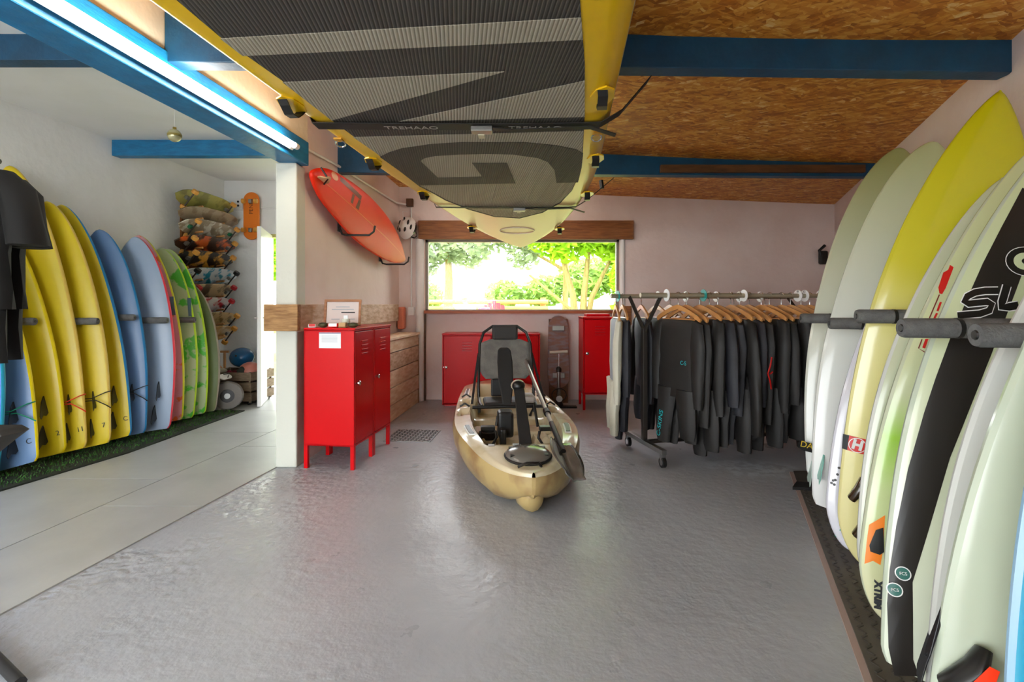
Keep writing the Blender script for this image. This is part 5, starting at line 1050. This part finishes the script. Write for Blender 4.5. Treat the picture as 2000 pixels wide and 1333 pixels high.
MB().lathe([(.09, -.05), (.14, -.045), (.15, -.02), (.15, .02), (.14, .045), (.09, .05)], 26).build('tyre', mat('grey_tyre', '#77736e', .6), wl, True); MB().lathe([(.07, .045), (.07, .055), (.05, .055)], 20).build('hub', BLACK, wl, True); MB().lathe([(.03, .05), (.03, .062)], 14).build('axle_cap', STEEL, wl, True)
sw_ = thing('sandal', 'white patterned flip-flop propped above the grey wheel', 'sandal', Matrix.Translation((-3.12, 5.56, .36)) @ Matrix.Rotation(R(35), 4, 'Y'))
MB().slab([(x, z-.1) for x, z in deck_outline(.2, .08)], 0, .015).build('sole', WHITEP, sw_, bevel=.003); MB().tube([(-.03, .0, .015), (0, .05, .04), (.03, .0, .015)], .006, 6).build('thong', INK, sw_, True)
bz = thing('glass_bauble', 'clear glass bauble hanging from the white ceiling', 'bauble', Matrix.Translation(P(341, 265, 3.6)))
MB().sphere((0, 0, 0), .045, 18, 12).build('globe', mat('bauble_glass', '#c9c49a', .08, .4), bz, True); MB().lathe([(.012, .043), (.012, .058)], 10).build('cap', mat('gold_cap', '#c9a85a', .25, .9), bz, True); MB().tube([(0, 0, .055), (0, 0, 2.72-bz.location.z)], .0015, 4).build('thread', WHITEP, bz); MB().lathe([(.0455, -.008), (.0455, .008)], 18).build('print_band', mat('band_print', '#8a7a3a', .5), bz, True)
# ------------------------------------------------------------------ outside
gr = MB(); xs = [-40+4*i for i in range(21)]; ysg = [LW+.2, 7.5, 9, 10.5, 14, 20, 30, 60]
def gz(y): return -.03+.5*smooth(7.2, 10.5, y)+.2*smooth(10.5, 30, y)
gr.loft([[Vector((x, y, gz(y))) for x in xs] for y in ysg], False, False)
struct(gr.build('ground_outside', mat('summer_lawn', '#8aa04a', .9, c2='#b8b87a', nscale=1.2, lo=.4, hi=.6), smooth=True))
struct(MB().slab([(-14, -14), (12, -14), (12, Y0-.2), (-14, Y0-.2)], -.14, -.03).build('ground_yard', mat('pale_yard', '#a8a49c', .9)))
struct(MB().box(-6, 4.4, BW+.2, 7.4, -.14, -.02).build('path_outside', mat('pale_path', '#c9c4bc', .9)))
LEAF = [mat('leaf_bright', '#8fc020', .6, c2='#b6d838', nscale=1.2), mat('leaf_mid', '#7ea048', .6, c2='#a4c060', nscale=1.2), mat('leaf_grey', '#8b9c7c', .6, c2='#b4c0a0', nscale=1.2)]
for m_ in LEAF:
    nt = m_.node_tree; bs = nt.nodes['Principled BSDF']; tl_ = nt.nodes.new('ShaderNodeBsdfTranslucent'); ad = nt.nodes.new('ShaderNodeMixShader'); ad.inputs[0].default_value = .45
    src = bs.inputs['Base Color'].links[0].from_socket; nt.links.new(src, tl_.inputs[0]); out = nt.nodes['Material Output']; nt.links.new(bs.outputs[0], ad.inputs[1]); nt.links.new(tl_.outputs[0], ad.inputs[2]); nt.links.new(ad.outputs[0], out.inputs[0])
BARK = mat('bark', '#8a7648', .9, c2='#a8945c', nscale=4, stretch=(6, 6, 1), bump=.4, bscale=10)
def tree(label, x, y, blobs, trunks, lm, n=2600, ls=.16, grp='trees outside the window'):
    o = thing('tree', label, 'tree', Matrix.Translation((x, y, gz(y)-.05)), grp); g = MB(); rnd = random.Random(hash(label) % 997 if False else len(label)*7+int(x*10))
    tot = sum(b[3]**2 for b in blobs)
    for bx, by, bz_, r in blobs:
        for _ in range(int(n*r*r/tot)):
            while True:
                p = Vector((rnd.uniform(-1, 1), rnd.uniform(-1, 1), rnd.uniform(-1, 1)))
                if .35 < p.length < 1: break
            c = Vector((bx, by, bz_))+Vector((p.x*r, p.y*r, p.z*r*.8)); a = Vector((rnd.gauss(0, 1), rnd.gauss(0, 1), rnd.gauss(0, .6))).normalized(); b_ = a.orthogonal().normalized(); s = ls*rnd.uniform(.6, 1.3)
            g.add([c-a*s, c+b_*s*.45, c+a*s, c-b_*s*.45], [(0, 1, 2, 3)])
    tag(g.build('foliage', lm, o, recalc=False), kind='stuff')
    for pts, r0, r1 in trunks:
        k = len(pts); MB().tube(pts, [r0+(r1-r0)*i/(k-1) for i in range(k)], 8).build('trunk' if r0 > .09 else 'branch', BARK, o, True)
    return o
tree('bright green many-stemmed tree seen through right half of the window', 1.75, 13.5, [(-.3, 0, 2.6, 1.0), (.6, 0, 2.9, 1.1), (-1.0, .4, 3.0, .9), (.2, .3, 3.8, 1.3), (1.3, 0, 2.3, .8)], [([(-.05, 0, 0), (-.15, 0, 1.0), (-.5, 0, 2.2)], .12, .05), ([(.1, 0, 0), (.15, 0, 1.0), (.3, 0, 2.4)], .12, .05), ([(.2, 0, 0), (.35, 0, .9), (.9, 0, 2.0)], .1, .04), ([(-.1, 0, .5), (-.7, 0, 1.0), (-1.3, 0, 1.5)], .05, .03)], LEAF[0], 5200)
tree('bright green shrub at the right edge of the window', 3.1, 12.6, [(0, 0, 1.4, .7), (.3, .2, 2.3, .8), (0, 0, .6, .6)], [([(0, 0, 0), (0, 0, 1.6)], .06, .03)], LEAF[0], 3000)
tree('spreading grey-green tree behind the middle of the window', .9, 17, [(-1.2, 0, 3.6, 1.3), (0, 0, 3.3, 1.3), (1.0, 0, 3.8, 1.4), (-1.9, 0, 2.9, .8), (.0, 0, 4.6, 1.5), (-.5, 0, 2.3, .6)], [([(.85, 0, 0), (.9, 0, 2.0), (.7, 0, 3.4)], .11, .06), ([(.9, 0, 1.8), (-.2, 0, 2.4), (-1.4, 0, 3.0)], .06, .03)], LEAF[2], 4200, .15)
tree('grey-green tree with tan trunk at the left of the window', -2.45, 19.5, [(0, 0, 3.2, 1.3), (-.5, 0, 4.2, 1.3), (.8, 0, 2.6, .8), (-1.0, 0, 2.3, .8)], [([(0, 0, 0), (.05, 0, 1.6), (0, 0, 3.0)], .2, .1)], LEAF[2], 3600, .15)
tree('low leafy bush at the left corner of the window', -2.55, 14.5, [(0, 0, .9, .6), (-.5, 0, 1.4, .7)], [([(0, 0, 0), (0, 0, .9)], .05, .03)], LEAF[1], 1800, .1)
tree('pale hedge tree far behind the garden', 3.6, 26, [(0, 0, 1.8, 1.4), (-2, 0, 1.2, 1.1), (-4, 0, 1.0, 1.0), (2, 0, 2.2, 1.6)], [([(0, 0, 0), (0, 0, 1.5)], .15, .1)], LEAF[1], 3600, .2)
tree('leafy tree seen through the open doorway', -5.3, 11, [(0, 0, 2.6, .9), (.2, 0, 1.7, .6), (-.6, .3, 2.0, .8), (.5, .5, 3.2, .9)], [([(0, 0, 0), (0, 0, 2.0)], .12, .06)], LEAF[0], 4200, .12)
fe = thing('log_fence', 'low fence of two round rails and posts in the garden', 'fence', Matrix.Translation((-1.6, 10.6, gz(10.6))))
LOGW = mat('fence_log', '#c8a05c', .8, c2='#b08a4c', nscale=4, stretch=(1, 6, 6))
for z in (.60, .73): MB().tube([(-1.2, 0, z), (2.35, 0, z)], .05, 10).build('rail', LOGW, fe, True)
for x in (-1.1, .6, 2.25): MB().tube([(x, .08, 0), (x, .08, .82)], .06, 10).build('post', LOGW, fe, True)
def chair(label, x, y, m, h=.72, w=.5):
    o = thing('garden_chair', label, 'chair', TR(x, y, gz(y), R(170)), 'garden chairs')
    for k in range(5): MB().hexa([(-w/2+k*w/5+.005, .2, .3), (-w/2+(k+1)*w/5-.005, .2, .3), (-w/2+(k+1)*w/5-.005, .22, .3), (-w/2+k*w/5+.005, .22, .3)], [(-w/2+k*w/5+.005, .42, h+.04*(2-abs(k-2))), (-w/2+(k+1)*w/5-.005, .42, h+.04*(2-abs(k-2))), (-w/2+(k+1)*w/5-.005, .44, h+.04*(2-abs(k-2))), (-w/2+k*w/5+.005, .44, h+.04*(2-abs(k-2)))]).build('back_slat', m, o)
    MB().box(-w/2, w/2, -.25, .22, .28, .31).build('seat', m, o)
    for x_ in (-w/2-.03, w/2): MB().box(x_, x_+.03, -.25, .3, .45, .48).build('armrest', m, o); MB().box(x_, x_+.03, -.25, -.2, 0, .46).build('leg', m, o); MB().box(x_, x_+.03, .2, .25, 0, .46).build('leg', m, o)
    return o
chair('white slatted garden chair by the fence', -.80, 10.0, mat('white_paint', '#e6e6ee', .5), .68, .4); chair('pink slatted garden chair by the fence', -.26, 10.0, mat('pink_paint', '#e0506a', .5), .70, .4)
tag(MB().box(-.60, -.40, 9.05, 9.3, gz(9.2)-.02, gz(9.2)+.80).build('pink_box', mat('pink_paint'), bevel=.02), 'low pink box between the garden chairs', 'box')
tag(MB().box(.02, .26, 9.5, 9.8, gz(9.6), gz(9.6)+.66).build('planter', mat('dark_green_planter', '#3f6a5a', .6), bevel=.02), 'dark green planter beside the pink chair', 'planter')
bn = thing('garden_bench', 'rough timber bench outside the open doorway', 'bench', TR(-4.25, 8.9, gz(8.9)))
for z in (.42, .78): MB().box(-.6, .6, -.1, .1, z, z+.08).build('plank', LOGW, bn, bevel=.005)
for x in (-.45, .4): MB().box(x, x+.09, -.06, .06, 0, .80).build('leg', LOGW, bn)
